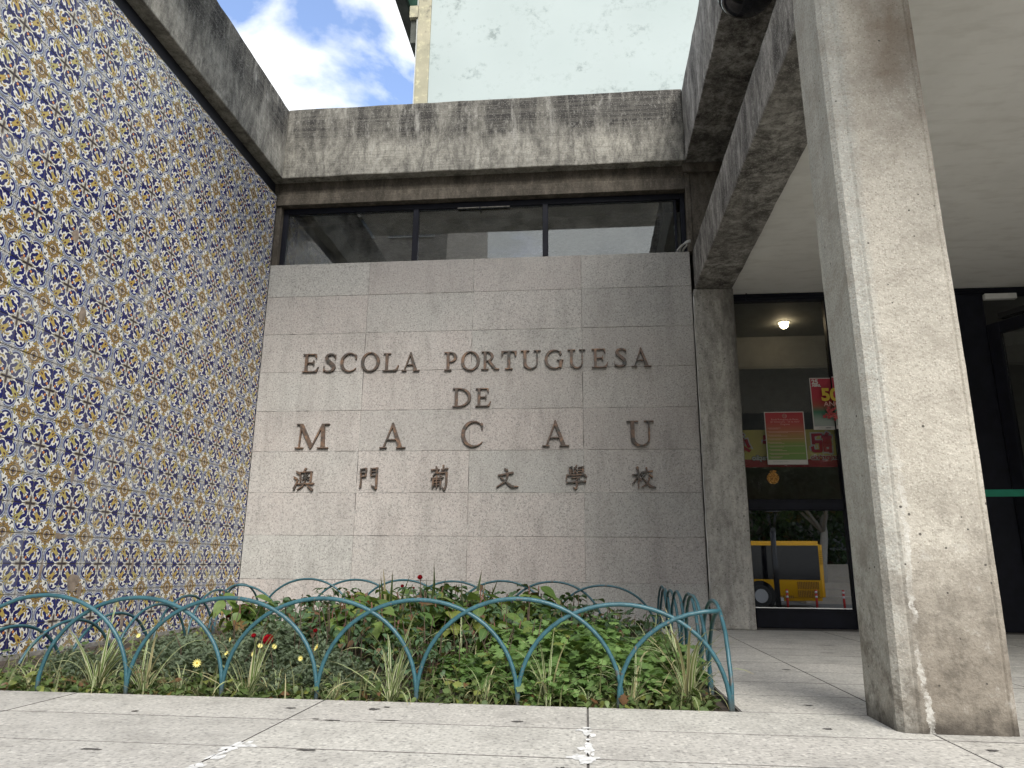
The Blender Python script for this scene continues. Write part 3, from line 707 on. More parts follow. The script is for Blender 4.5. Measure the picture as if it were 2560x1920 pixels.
# ------------------------------------------------------------------ granite wall
def build_granite_wall():
    w = thing('granite_wall', 'grey granite clad wall of large slabs carrying the bronze letters', 'wall', (W/2, 0, 0))
    box('wall_core', (0.001, 0.0045, -0.3), (W-0.002, 0.40, 2.59), M['mortar'], w)
    box('wall_core', (0.001, 0.0045, 2.592), (W-0.002, 0.058, H-0.012), M['mortar'], w)
    xs = [0.002, 0.879, 1.763, 2.648, W-0.003]
    for j in range(len(ROWS)-1):
        for i in range(4):
            a, b, z0, z1 = xs[i]+.0009, xs[i+1]-.0009, ROWS[j]+.0009, ROWS[j+1]-.0009
            yy = rnd.uniform(-.0012, .0012)
            bm = bmesh.new(); bm_box(bm, (a, yy, z0), (b, 0.03+yy, z1) if j < 8 else (b, 0.06+yy, z1))
            bmesh.ops.bevel(bm, geom=[e for e in bm.edges if all(v.co.y < 0.01 for v in e.verts)], offset=0.0018, segments=1, affect='EDGES')
            me = bm_done(bm, 'granite_slab')
            # own origin for each slab, so its grain differs
            c = Vector(((a+b)/2, yy, (z0+z1)/2)); me.transform(Matrix.Translation(-c))
            o = bpy.data.objects.new('granite_slab', me); COL.objects.link(o); me.materials.append(M['granite_wall'])
            o.parent = w; o.location = c-Vector(w.location)
    # pale mortar squeezed out here and there, old fixing holes filled with lime
    L = []
    rr = random.Random(5)
    for j in range(1, 9):
        for _ in range(9):
            x = rr.uniform(0.05, 3.3); l = rr.uniform(.04, .22)
            L.append(((x, -0.0008, ROWS[j]-.0011), (x+l, 0.01, ROWS[j]+.0011)))
    for i in (1, 2, 3):
        for _ in range(12):
            z = rr.uniform(0.1, 2.7); l = rr.uniform(.05, .22)
            L.append(((xs[i]-.0011, -0.0007, z), (xs[i]+.0011, 0.01, z+l)))
    boxes('mortar_smear', L, plain('pale_mortar', (0.50, 0.49, 0.46), 0.9), w)
    v, f = [], []
    for _ in range(16):
        x, z, r = rr.uniform(0.9, 2.9), rr.choice([1.36, 1.48, 1.36, 1.33])+rr.uniform(-.02, .02), rr.uniform(.004, .008); o = len(v)
        v.append((x, -0.0022, z))
        for k in range(8): v.append((x+r*math.cos(k*math.pi/4)*rr.uniform(.7, 1.2), -0.002, z+r*math.sin(k*math.pi/4)*rr.uniform(.7, 1.2)))
        for k in range(8): f.append((o, o+1+(k+1) % 8, o+1+k))
    link('filled_fixing_holes', mesh_py('filled_fixing_holes', v, f), plain('lime_filler', (0.55, 0.54, 0.51), 0.9), w)
build_granite_wall()

# ------------------------------------------------------------------ clerestory window, lintel, parapets
def build_upper():
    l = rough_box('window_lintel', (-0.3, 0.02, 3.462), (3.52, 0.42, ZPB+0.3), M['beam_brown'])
    tag(l, 'dark stained concrete lintel between the ribbon window and the parapet above', 'lintel')
    l2 = thing('lintel_ledge', 'thin lower concrete ledge running right above the ribbon window', 'ledge', (1.7, 0, 3.5))
    box('ledge', (0.002, 0.004, 3.462), (3.516, 0.0195, 3.565), M['beam_brown'], l2, 0.003)
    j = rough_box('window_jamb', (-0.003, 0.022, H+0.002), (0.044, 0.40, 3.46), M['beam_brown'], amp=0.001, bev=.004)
    tag(j, 'narrow concrete jamb between the tiled wall and the ribbon window', 'jamb')
    pn = thing('wall_panel', 'brown stained concrete wall panel between ribbon window and portico beam', 'wall', (3.7, 0, 2.9))
    box('panel', (3.56, 0.012, 2.60), (3.84, 0.40, ZPB), M['beam_brown'], pn)
    box('jamb_strip', (3.517, 0.004, H+0.002), (3.558, 0.40, 3.60), M['beam_brown'], pn, 0.004)
    box('cap', (3.50, -0.03, 3.60), (3.83, 0.003, ZPB-0.002), M['beam_brown'], pn, 0.004)
    # window
    w = thing('ribbon_window', 'long black framed three pane window above the granite wall', 'window', (1.78, 0.06, H))
    z0, z1 = H-0.05, 3.457
    f0, f1 = 0.065, 0.115
    fr = [((0.046, f0, z0), (0.088, f1, z1)), ((3.478, f0, z0), (3.514, f1, z1)), ((0.0885, f0, z1-.052), (3.4775, f1, z1)), ((0.0885, f0, z0), (3.4775, f1, H+0.028)),
          ((3.425, f0+.012, H+.03), (3.447, f1, z1-.054))]
    boxes('frame', fr, M['black_frame'], w, 0.003)
    for a, b in ((1.214, 1.262), (2.331, 2.377)):
        box('mullion', (a, f0-.006, H+0.0285), (b, f1, z1-.0525), M['black_frame'], w, 0.003)
    for a, b in ((0.089, 1.213), (1.263, 2.330), (2.378, 3.424)):
        box('pane', (a, 0.088, H+0.029), (b, 0.094, z1-.053), M['glass_top'], w)
    box('putty_strip', (1.60, f0-.004, z1-.060), (2.05, f0+.006, z1-.053), M['mortar'], w)
    box('catch', (1.79, f0-.018, z1-.082), (1.80, f0+.004, z1-.054), M['black_frame'], w)
    # room behind
    r = thing('upper_room', 'dim room seen through the ribbon window', 'room', (1.7, 2, 2.8))
    box('back_wall', (0.0, 3.2, 2.0), (3.5, 3.25, 4.4), M['wall_up'], r)
    box('left_wall', (-0.05, 0.43, 2.0), (-0.002, 3.19, 4.4), M['wall_up'], r)
    box('right_wall', (3.52, 0.43, 2.61), (3.57, 3.19, 4.4), M['wall_up'], r)
    box('ceiling', (0.0, 0.43, 4.0), (3.5, 3.19, 4.05), M['ceil_in'], r)
    box('floor', (0.0, 0.43, 2.0), (3.5, 3.19, 2.05), M['wall_up'], r)
    # parapets round the light well
    tag(rough_box('front_parapet', (0.0665, -0.07, ZPB), (3.519, 0.10, ZPT), M['parapet'], amp=0.005, bev=.01), 'weathered concrete parapet beam above the ribbon window with black run-off stains', 'parapet')
    tag(rough_box('left_parapet', (-0.14, -4.6, ZPB+.001), (0.066, 0.10, ZPT+.002), M['parapet'], amp=0.005, bev=.01), 'weathered concrete parapet beam running along the top of the tiled wall', 'parapet')
    tag(rough_box('right_parapet', (3.52, -4.6, ZPB+.0005), (4.25, 0.10, ZPT+.001), M['beam'], amp=0.005, bev=.01), 'tall upper concrete beam at the right of the open light well', 'beam')
    tag(rough_box('rear_roof_slab', (-0.13, 0.105, ZPB+0.31), (8.5, 5.2, ZPT-.3), M['beam']), 'flat concrete roof slab behind the parapet', 'roof')
    # far side of the light well, over the visitor's head
    b = thing('outer_beam', 'painted concrete beam closing the street side of the light well', 'beam', (1.8, -2.2, 4.45))
    box('soffit_beam', (0.0, -2.62, 4.52), (3.62, -1.86, 5.2), M['ceiling'], b)
    # portico beam
    tag(rough_box('portico_beam', (3.546, -3.085, 2.567), (3.839, 0.008, 2.905), M['beam'], amp=0.006, bev=.014, step=.1), 'lower concrete beam with streaked side running from rear column to front column', 'beam')
    tag(rough_box('infill_wall', (3.842, -4.6, 2.905), (4.2, 0.0, ZPB), M['beam'], amp=0.002), 'concrete wall strip above the white canopy ceiling', 'wall')
    # columns
    rc = thing('rear_column', 'grey concrete column between the granite wall and the glass entrance', 'column', (3.68, 0.1, 0))
    obj = rough_box('shaft', (3.532, -0.03, 0.0), (3.839, 0.235, 2.563), M['column_grey'], rc, step=.09, bev=.012, amp=.004)
    v = [(3.60, -0.0335, .18), (3.80, -0.0335, .18), (3.80, -0.0335, .44), (3.60, -0.0335, .44)]
    # pale plaster edge next to the granite
    me = bpy.data.meshes.new('lime_edge'); bm = bmesh.new(); tube_bm(bm, [(3.530+rnd.uniform(-.002, .002), -0.027, z) for z in np.linspace(0.1, 2.5, 40)], [0.002+0.0035*rnd.random() for _ in range(40)], 5); bm.to_mesh(me); bm.free()
    link('lime_edge', me, plain('lime_mortar_edge', (0.55, 0.54, 0.50), 0.9), rc)
    build_front_column()
def build_front_column():
    fc = thing('front_column', 'large pale concrete column standing nearest at the right', 'column', (3.63, -3.2, 0))
    # plan outline (x, y): chamfered strip on the left arris, shallow groove, flat face, narrow rebate right
    prof = [(3.478, -3.085), (3.478, -3.30), (3.492, -3.318), (3.520, -3.322), (3.5265, -3.3195), (3.534, -3.3235), (3.752, -3.3235), (3.759, -3.3185), (3.764, -3.321), (3.777, -3.317), (3.782, -3.305), (3.782, -3.085)]
    nz = 110; z0, z1 = 0.0, ZPB+.4; v, f = [], []
    def sub(pr):
        out = []
        for a, b in zip(pr, pr[1:]+pr[:1]):
            n = max(1, int(math.dist(a, b)/0.03))
            for k in range(n): out.append((a[0]+(b[0]-a[0])*k/n, a[1]+(b[1]-a[1])*k/n))
        return out
    pr = sub(prof); n = len(pr); cx, cy = 3.63, -3.2
    for i in range(nz+1):
        z = z0+(z1-z0)*i/nz
        for x, y in pr:
            p = Vector((x, y, z)); q = mnoise.noise(p*5)*0.0010+mnoise.noise(p*23)*0.0006
            flare = 0.006*max(0, 0.5-z)
            gx = 1 + q/0.14 + flare
            v.append((cx+(x-cx)*gx + (0.004*math.sin(z*2.1)), cy+(y-cy)*(1+q/0.11), z))
    for i in range(nz):
        for k in range(n): f.append((i*n+k, i*n+(k+1) % n, (i+1)*n+(k+1) % n, (i+1)*n+k))
    f.append(tuple(range(n))[::-1]); f.append(tuple(nz*n+k for k in range(n)))
    link('shaft', mesh_py('shaft', v, f), M['column'], fc)
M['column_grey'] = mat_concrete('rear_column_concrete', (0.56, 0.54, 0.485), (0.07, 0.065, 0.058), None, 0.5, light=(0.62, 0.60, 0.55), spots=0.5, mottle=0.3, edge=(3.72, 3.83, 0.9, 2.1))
build_upper()

# ------------------------------------------------------------------ canopy ceiling
tag(box('canopy_ceiling', (3.841, -4.5, 2.602), (9.0, 0.30, 2.90), M['ceiling']), 'smooth white plaster ceiling over the glass entrance', 'ceiling')
def dome_camera():
    d = thing('dome_camera', 'black dome security camera under the upper concrete beam', 'security camera', (3.625, -1.92, ZPB))
    lathe('housing', [(0.165, 0.0), (0.165, -0.05), (0.155, -0.075)], M['black'], (3.625, -1.92, ZPB-.001), d, 40)
    prof = [(0.15*math.cos(t), -0.076-0.10*math.sin(t)) for t in np.linspace(0.0, 1.45, 12)]
    o = lathe('dome', prof, M['dome'], (3.625, -1.92, ZPB), d, 40); o.data.polygons.foreach_set('use_smooth', [True]*len(o.data.polygons))
    lathe('trim_ring', [(0.158, -0.072), (0.158, -0.08), (0.15, -0.084)], M['black'], (3.625, -1.92, ZPB), d, 40)
dome_camera()
def conduits():
    c = thing('conduit_bundle', 'grey conduits bending out at the right end of the ribbon window', 'pipes', (3.5, 0, 2.93))
    for k, (dx, dz) in enumerate(((0, 0), (.02, .012), (.045, .003))):
        tube('conduit', [(3.425+dx, 0.06, 2.885), (3.43+dx, 0.0, 2.915+dz), (3.455+dx, -0.02, 2.94+dz), (3.50, -0.03, 2.962+dz), (3.53, -0.035, 2.968+dz)], 0.0075, M['pipe'], c)
conduits()

# ------------------------------------------------------------------ lettering cut from distance fields
def sd_seg(X, Z, a, b):
    ax, az, ra = a; bx, bz, rb = b
    dx, dz = bx-ax, bz-az; L = dx*dx+dz*dz+1e-12
    t = np.clip(((X-ax)*dx+(Z-az)*dz)/L, 0, 1)
    return np.hypot(X-ax-t*dx, Z-az-t*dz)-(ra+(rb-ra)*t)
def sd_poly(X, Z, pts):
    d = np.full(X.shape, 1e9); s = np.ones(X.shape)
    n = len(pts)
    for i in range(n):
        ax, az = pts[i]; bx, bz = pts[i-1]
        ex, ez = bx-ax, bz-az; wx, wz = X-ax, Z-az
        t = np.clip((wx*ex+wz*ez)/(ex*ex+ez*ez+1e-12), 0, 1)
        d = np.minimum(d, np.hypot(wx-ex*t, wz-ez*t))
        c1, c2, c3 = Z >= az, Z < bz, ex*wz > ez*wx
        flip = (c1 & c2 & c3) | (~c1 & ~c2 & ~c3); s = np.where(flip, -s, s)
    return s*d
def sd_ell(X, Z, cx, cz, rx, rz):
    k = np.hypot((X-cx)/rx, (Z-cz)/rz); return (k-1)*min(rx, rz)
def B(x0, x1, z0, z1): return ('p', [(x0, z0), (x1, z0), (x1, z1), (x0, z1)])
def Pp(*p): return ('p', list(p))
def Sg(*p): return ('s', list(p))
def El(*p): return ('e', p)
def evalp(X, Z, q):
    k, a = q
    if k == 'p': return sd_poly(X, Z, a)
    if k == 'e': return sd_ell(X, Z, *a)
    if k == 'i':
        r = evalp(X, Z, a[0])
        for w in a[1:]: r = np.maximum(r, evalp(X, Z, w))
        return r
    if k == 'd':
        r = evalp(X, Z, a[0])
        for w in a[1:]: r = np.maximum(r, -evalp(X, Z, w))
        return r
    r = None
    for s, e in zip(a, a[1:]):
        v = sd_seg(X, Z, s, e); r = v if r is None else np.minimum(r, v)
    return r
RIGHT = lambda x: B(x, 3, -1, 2)
LET = {
 'E': [B(.13, .27, 0, 1), B(0, .74, .955, 1), Pp((.68, 1), (.74, 1), (.765, .76), (.735, .76), (.66, .955)), B(.25, .60, .49, .54), Pp((.56, .51), (.60, .66), (.63, .66), (.63, .37), (.60, .37)), B(0, .80, 0, .045), Pp((.58, .03), (.81, 0), (.90, .27), (.865, .28), (.76, .10))],
 'L': [B(.13, .27, 0, 1), B(0, .42, .96, 1), B(0, .78, 0, .045), Pp((.52, .03), (.78, 0), (.88, .32), (.845, .33), (.73, .11))],
 'O': [('d', [El(.48, .5, .48, .515), El(.48, .5, .335, .455)])],
 'C': [('d', [El(.48, .5, .48, .515), El(.54, .5, .40, .455), B(.78, 2, .20, .78)]), Pp((.86, .66), (.83, .66), (.78, .84), (.80, .95), (.86, .90))],
 'G': [('d', [El(.48, .5, .48, .515), El(.54, .5, .40, .455), B(.80, 2, .40, .78)]), Pp((.84, .70), (.81, .70), (.74, .86), (.80, .95), (.83, .90)), B(.74, .87, .04, .46), B(.62, .96, .43, .475)],
 'S': [Sg((.56, .88, .03), (.47, .955, .035), (.33, .965, .04), (.19, .90, .052), (.14, .78, .068), (.20, .65, .078), (.36, .52, .082), (.50, .39, .082), (.55, .25, .078), (.50, .12, .06), (.36, .045, .045), (.20, .04, .04), (.09, .11, .03)), Sg((.60, .93, .014), (.605, .68, .008)), Sg((.035, .34, .008), (.04, .04, .016))],
 'A': [Pp((.12, 0), (.175, 0), (.505, .93), (.49, 1.0), (.46, 1.0)), Pp((.43, .98), (.50, 1.04), (.88, 0), (.73, 0)), B(.25, .70, .32, .365), B(.0, .28, 0, .042), B(.64, 1.0, 0, .042)],
 'P': [B(.14, .28, 0, 1), B(.02, .40, 0, .042), B(.0, .30, .96, 1), ('d', [('i', [El(.34, .725, .34, .275), RIGHT(.2)]), El(.30, .725, .235, .23)]), B(.25, .36, .955, 1), B(.25, .36, .45, .495)],
 'R': [B(.13, .27, 0, 1), B(.0, .40, 0, .042), B(.0, .30, .96, 1), ('d', [('i', [El(.34, .735, .32, .265), RIGHT(.2)]), El(.30, .735, .22, .22)]), B(.25, .36, .955, 1), B(.25, .36, .47, .51), Pp((.33, .49), (.48, .50), (.86, .03), (.70, .03)), B(.68, .98, 0, .042)],
 'T': [B(.33, .47, 0, 1), B(.02, .78, .945, 1), Pp((.0, 1), (.03, .70), (.055, .70), (.14, .95)), Pp((.80, 1), (.77, .70), (.745, .70), (.66, .95)), B(.20, .60, 0, .042)],
 'U': [B(.14, .28, .33, .98), B(.76, .815, .33, .98), ('d', [('i', [El(.4775, .33, .3375, .345), B(-1, 2, -1, .335)]), El(.52, .34, .24, .285)]), B(0, .42, .96, 1), B(.62, .96, .96, 1)],
 'D': [B(.13, .27, 0, 1), B(0, .4, 0, .042), B(0, .4, .958, 1), ('d', [('i', [El(.36, .5, .60, .5), RIGHT(.2)]), El(.32, .5, .49, .452)])],
 'M': [Pp((.13, 0), (.175, 0), (.22, 1), (.17, 1)), Pp((.98, 0), (1.12, 0), (1.08, 1), (.96, 1)), Pp((.10, 1), (.25, 1), (.66, .12), (.58, -.02)), Pp((.57, -.02), (.63, .02), (1.06, 1), (.98, 1)), B(0, .32, 0, .042), B(.84, 1.26, 0, .042), B(.0, .22, .96, 1), B(1.0, 1.27, .96, 1)],
}
def cut_letter(prims, x0, x1, z0, z1, tx, tz, y0=-0.021, y1=-0.0015, res=56, pad=0.05):
    """march a signed field and extrude it; tx, tz map field coordinates to metres"""
    h = (z1-z0)/res; nx = int((x1-x0+2*pad)/h)+2; nz = int((z1-z0+2*pad)/h)+2
    xs = x0-pad+h*np.arange(nx); zs = z0-pad+h*np.arange(nz); X, Z = np.meshgrid(xs, zs, indexing='ij')
    F = None
    for q in prims:
        v = evalp(X, Z, q); F = v if F is None else np.minimum(F, v)
    V, idx, faces = [], {}, []
    def vid(k, p):
        if k not in idx: idx[k] = len(V); V.append(p)
        return idx[k]
    def cross(i, j, i2, j2):
        a, b = F[i, j], F[i2, j2]; t = a/(a-b)
        return vid((min((i, j), (i2, j2)), max((i, j), (i2, j2))), (xs[i]+(xs[i2]-xs[i])*t, zs[j]+(zs[j2]-zs[j])*t))
    for i in range(nx-1):
        for j in range(nz-1):
            c = [(i, j), (i+1, j), (i+1, j+1), (i, j+1)]; ins = [F[a] < 0 for a in c]
            if not any(ins): continue
            poly = []
            for k in range(4):
                a, b = c[k], c[(k+1) % 4]
                if ins[k]: poly.append(vid(a, (xs[a[0]], zs[a[1]])))
                if ins[k] != ins[(k+1) % 4]: poly.append(cross(*a, *b))
            if len(poly) >= 3: faces.append(poly)
    bm = bmesh.new(); bv = [bm.verts.new((tx(p[0]), y0, tz(p[1]))) for p in V]
    for f in faces:
        try: bm.faces.new([bv[i] for i in f])
        except ValueError: pass
    bmesh.ops.dissolve_limit(bm, angle_limit=0.01, verts=bm.verts, edges=bm.edges)
    r = bmesh.ops.extrude_face_region(bm, geom=bm.faces[:])
    for g in r['geom']:
        if isinstance(g, bmesh.types.BMVert): g.co.y = y1
    bmesh.ops.recalc_face_normals(bm, faces=bm.faces)
    me = bpy.data.meshes.new('letter'); bm.to_mesh(me); bm.free(); return me
NAT = {'E': .90, 'L': .88, 'O': .96, 'C': .88, 'G': .96, 'S': .64, 'A': 1.0, 'P': .68, 'R': .98, 'T': .80, 'U': .96, 'D': .96, 'M': 1.27}
ROW1 = [('E', 0.368, 1.939, 0.137, 0.156), ('S', 0.543, 1.936, 0.106, 0.161), ('C', 0.687, 1.938, 0.136, 0.159), ('O', 0.86, 1.938, 0.153, 0.16), ('L', 1.043, 1.938, 0.131, 0.15), ('A', 1.197, 1.934, 0.148, 0.157), ('P', 1.544, 1.933, 0.105, 0.155), ('O', 1.683, 1.932, 0.15, 0.158), ('R', 1.846, 1.935, 0.145, 0.152), ('T', 2.005, 1.935, 0.124, 0.153), ('U', 2.16, 1.935, 0.161, 0.154), ('G', 2.351, 1.934, 0.149, 0.155), ('U', 2.532, 1.934, 0.141, 0.155), ('E', 2.722, 1.935, 0.127, 0.156), ('S', 2.895, 1.938, 0.101, 0.154), ('A', 3.03, 1.937, 0.153, 0.154)]
ROW2 = [('D', 1.621, 1.635, 0.149, 0.153), ('E', 1.806, 1.635, 0.122, 0.149)]
ROW3 = [('M', 0.361, 1.311, 0.275, 0.202), ('A', 1.05, 1.309, 0.209, 0.201), ('C', 1.7, 1.317, 0.172, 0.204), ('A', 2.332, 1.315, 0.208, 0.202), ('U', 2.977, 1.312, 0.206, 0.198)]
CJK=[[[(0.393,1.129,0.0043),(0.414,1.114,0.0078)],[(0.376,1.086,0.0043),(0.396,1.071,0.0078)],[(0.409,1.062,0.0036),(0.382,0.994,0.0092)],[(0.466,1.149,0.0078),(0.451,1.125,0.0043)],[(0.425,1.121,0.005),(0.429,1.047,0.0057)],[(0.425,1.121,0.0043),(0.52,1.126,0.0046)],[(0.515,1.125,0.006),(0.511,1.049,0.0067)],[(0.469,1.112,0.0028),(0.469,1.049,0.0032)],[(0.443,1.08,0.0028),(0.497,1.084,0.0028)],[(0.449,1.104,0.0028),(0.46,1.09,0.0028)],[(0.487,1.108,0.0028),(0.477,1.09,0.0028)],[(0.463,1.075,0.0028),(0.445,1.056,0.0028)],[(0.478,1.075,0.0028),(0.496,1.062,0.0028)],[(0.409,1.031,0.0043),(0.535,1.033,0.0071)],[(0.464,1.045,0.0043),(0.449,1.012,0.006),(0.408,0.985,0.0028)],[(0.491,1.016,0.0028),(0.528,0.985,0.0092)]],[[(0.912,1.145,0.005),(0.918,1.041,0.005),(0.915,1.008,0.0078)],[(0.912,1.143,0.0043),(0.954,1.152,0.005)],[(0.956,1.15,0.0053),(0.953,1.088,0.005)],[(0.923,1.116,0.0032),(0.951,1.118,0.0032)],[(0.925,1.085,0.0036),(0.951,1.092,0.0043)],[(0.994,1.15,0.005),(0.996,1.092,0.005)],[(0.994,1.146,0.0046),(1.045,1.154,0.005)],[(1.042,1.152,0.0071),(1.041,0.997,0.0078)],[(1.041,0.995,0.0078),(1.004,1.019,0.0028)],[(1.001,1.123,0.0032),(1.035,1.126,0.0032)],[(1.003,1.094,0.0036),(1.033,1.097,0.0036)]],[[(1.472,1.137,0.0046),(1.532,1.141,0.0054)],[(1.511,1.159,0.0069),(1.521,1.126,0.0046)],[(1.552,1.139,0.0046),(1.599,1.147,0.0061)],[(1.567,1.169,0.0065),(1.566,1.129,0.0031)],[(1.513,1.122,0.0061),(1.486,1.09,0.0031)],[(1.505,1.112,0.0046),(1.592,1.117,0.0054)],[(1.593,1.116,0.0084),(1.592,1.024,0.0076),(1.581,0.987,0.0065)],[(1.581,0.985,0.0061),(1.56,1.005,0.0023)],[(1.475,1.071,0.0046),(1.566,1.079,0.0054)],[(1.541,1.094,0.0031),(1.554,1.088,0.0031)],[(1.516,1.09,0.0042),(1.519,0.997,0.0042)],[(1.489,1.063,0.0054),(1.487,1.001,0.0061)],[(1.489,1.059,0.0034),(1.55,1.065,0.0038)],[(1.55,1.063,0.0054),(1.547,0.997,0.0061)],[(1.494,1.04,0.0027),(1.547,1.044,0.0027)],[(1.495,1.018,0.0027),(1.548,1.022,0.0027)]],[[(2.044,1.147,0.0038),(2.062,1.132,0.0084)],[(1.996,1.093,0.0054),(2.106,1.114,0.0076)],[(2.069,1.101,0.0084),(2.054,1.05,0.0069),(1.983,1.004,0.0031)],[(2.013,1.079,0.0031),(2.049,1.05,0.0061),(2.1,1.009,0.0084),(2.148,1.008,0.0027)]],[[(2.539,1.147,0.0057),(2.544,1.1,0.0057)],[(2.539,1.15,0.0041),(2.56,1.158,0.0041)],[(2.54,1.135,0.0029),(2.563,1.139,0.0029)],[(2.542,1.121,0.0029),(2.565,1.125,0.0029)],[(2.544,1.108,0.0029),(2.564,1.111,0.0029)],[(2.593,1.167,0.0049),(2.574,1.139,0.0033)],[(2.575,1.153,0.0029),(2.595,1.136,0.0033)],[(2.591,1.138,0.0029),(2.573,1.112,0.0037)],[(2.577,1.128,0.0029),(2.596,1.105,0.0037)],[(2.645,1.157,0.0066),(2.637,1.101,0.0066)],[(2.606,1.152,0.0033),(2.643,1.156,0.0037)],[(2.604,1.134,0.0029),(2.636,1.136,0.0033)],[(2.604,1.118,0.0029),(2.636,1.119,0.0033)],[(2.519,1.098,0.0033),(2.514,1.065,0.0057)],[(2.519,1.093,0.0045),(2.656,1.097,0.0049)],[(2.652,1.095,0.0074),(2.668,1.08,0.0037)],[(2.554,1.073,0.0037),(2.615,1.077,0.0049)],[(2.615,1.076,0.0049),(2.588,1.056,0.0033)],[(2.59,1.061,0.0045),(2.595,1.016,0.0066),(2.585,0.992,0.0066)],[(2.585,0.991,0.0057),(2.567,1.003,0.0025)],[(2.517,1.038,0.0045),(2.659,1.046,0.007)]],[[(3.049,1.15,0.0082),(3.057,1.1,0.0061),(3.054,0.995,0.0041)],[(3.013,1.094,0.0049),(3.081,1.102,0.0049)],[(3.051,1.084,0.0061),(3.009,1.027,0.0033)],[(3.06,1.072,0.0049),(3.072,1.055,0.0066)],[(3.115,1.146,0.0066),(3.12,1.128,0.0049)],[(3.078,1.112,0.0049),(3.158,1.122,0.0066)],[(3.105,1.096,0.0049),(3.08,1.071,0.0025)],[(3.135,1.096,0.0041),(3.156,1.08,0.007)],[(3.136,1.071,0.0066),(3.123,1.031,0.0049),(3.078,1.003,0.0025)],[(3.088,1.07,0.0033),(3.115,1.039,0.0049),(3.142,1.008,0.009),(3.178,1.001,0.0033)]]]
def build_letters():
    for row, lab in ((ROW1, 'bronze serif letters spelling ESCOLA PORTUGUESA, top line on the granite wall'), (ROW2, 'two bronze serif letters spelling DE in the middle of the granite wall'), (ROW3, 'larger widely spaced bronze serif letters spelling MACAU on the granite wall')):
        t = thing('bronze_lettering', lab, 'letters', (row[0][1], 0, row[0][2]))
        for ch, x, z, w, h in row:
            k = w/NAT[ch]
            me = cut_letter(LET[ch], 0, NAT[ch], 0, 1, lambda q: x+q*k, lambda q: z+q*h*0.985)
            link('letter', me, M['bronze'], t)
    t = thing('bronze_characters', 'dark bronze Chinese characters 澳門葡文學校 in a row below the word MACAU', 'letters', (0.38, 0, 0.99))
    for st in CJK:
        xs = [p[0] for s in st for p in s]; zs = [p[1] for s in st for p in s]
        me = cut_letter([('s', s) for s in st], min(xs), max(xs), min(zs), max(zs), lambda q: q, lambda q: q, res=64, pad=0.012)
        link('character', me, M['bronze'], t)
build_letters()

# ------------------------------------------------------------------ hoop fence
def build_fence():
    f = thing('hoop_fence', 'low teal painted fence of overlapping metal hoops round the flower bed', 'fence', (1.7, -1.9, 0))
    R = 0.0070; rr = random.Random(4)
    def hoop(c, d, half, h, sink=0.0, d2=None, yo=0.0):
        # c: point on the ground under the crown, d: unit direction along the row
        pts = []
        n = 30
        nrm = (-d[1], d[0])
        for k in range(n+1):
            t = math.pi*k/n; s = -math.cos(t)*half
            z = h*(math.sin(t)**0.92)
            wob = rr.uniform(-.001, .001)
            pts.append((c[0]+d[0]*s+nrm[0]*(yo+wob), c[1]+d[1]*s+nrm[1]*(yo+wob), z-sink))
        lean = rr.uniform(-.010, .010)
        pts = [(p[0]+nrm[0]*lean*p[2]/.3, p[1]+nrm[1]*lean*p[2]/.3, p[2]) for p in pts]
        pts = [(pts[0][0], pts[0][1], -0.06)]+pts+[(pts[-1][0], pts[-1][1], -0.06)]
        tube('hoop', pts, R, M['tube'], f, 8)
    s = 0.3275
    xs = [3.09-s*k for k in range(0, 9)]
    for k in range(1, 8): hoop((xs[k], -3.05+0.0), (1, 0), s, 0.317-0.002*k+rr.uniform(-.004, .004)-(0.010 if k == 1 else 0), yo=0.006*(-1)**k)
    for k in range(1, 8): hoop((xs[k], -0.64), (1, 0), s, 0.322+rr.uniform(-.003, .004)-(.02 if k == 1 else 0), yo=0.006*(-1)**k)
    sy = (3.05-0.64)/8
    for k in range(1, 8): hoop((3.09, -3.05+sy*k), (0, 1), sy, 0.308+rr.uniform(-.004, .004), yo=0.006*(-1)**k)
    sl = 0.3355
    for k, h in enumerate([.282, .254, .231, .197, .170, .160, .158]): hoop((0.30, -0.553-sl*(k+0.0)), (0, 1), sl, 0.315, sink=0.315-h, yo=0.006*(-1)**k)
    # hoops bent round the corners
    def corner(cx, cy, dx, dy, l1, l2, h, sink=0.0):
        pts = []
        for k in range(11):
            t = math.pi/2*k/10; q = -math.cos(t)*l1; pts.append((cx+dx*q*-1*-1 if False else cx-dx*l1*math.cos(t), cy, h*math.sin(t)**.92-sink))
        for k in range(1, 11):
            t = math.pi/2*k/10; pts.append((cx, cy+dy*l2*math.sin(t), h*math.cos(t)**.92-sink))
        # round the bend a little
        i = 10; pts[i] = ((pts[i-1][0]+pts[i+1][0])/2*.5+cx*.5, (pts[i-1][1]+pts[i+1][1])/2*.5+cy*.5, pts[i][2]-0.002)
        pts = [(pts[0][0], pts[0][1], -.06)]+pts+[(pts[-1][0], pts[-1][1], -.06)]
        tube('corner_hoop', pts, R, M['tube'], f, 8)
    corner(3.078, -3.05, 1, 1, s, sy, 0.288)
    corner(0.30, -0.63, -1, -1, s, sl, 0.30, 0.02)
build_fence()

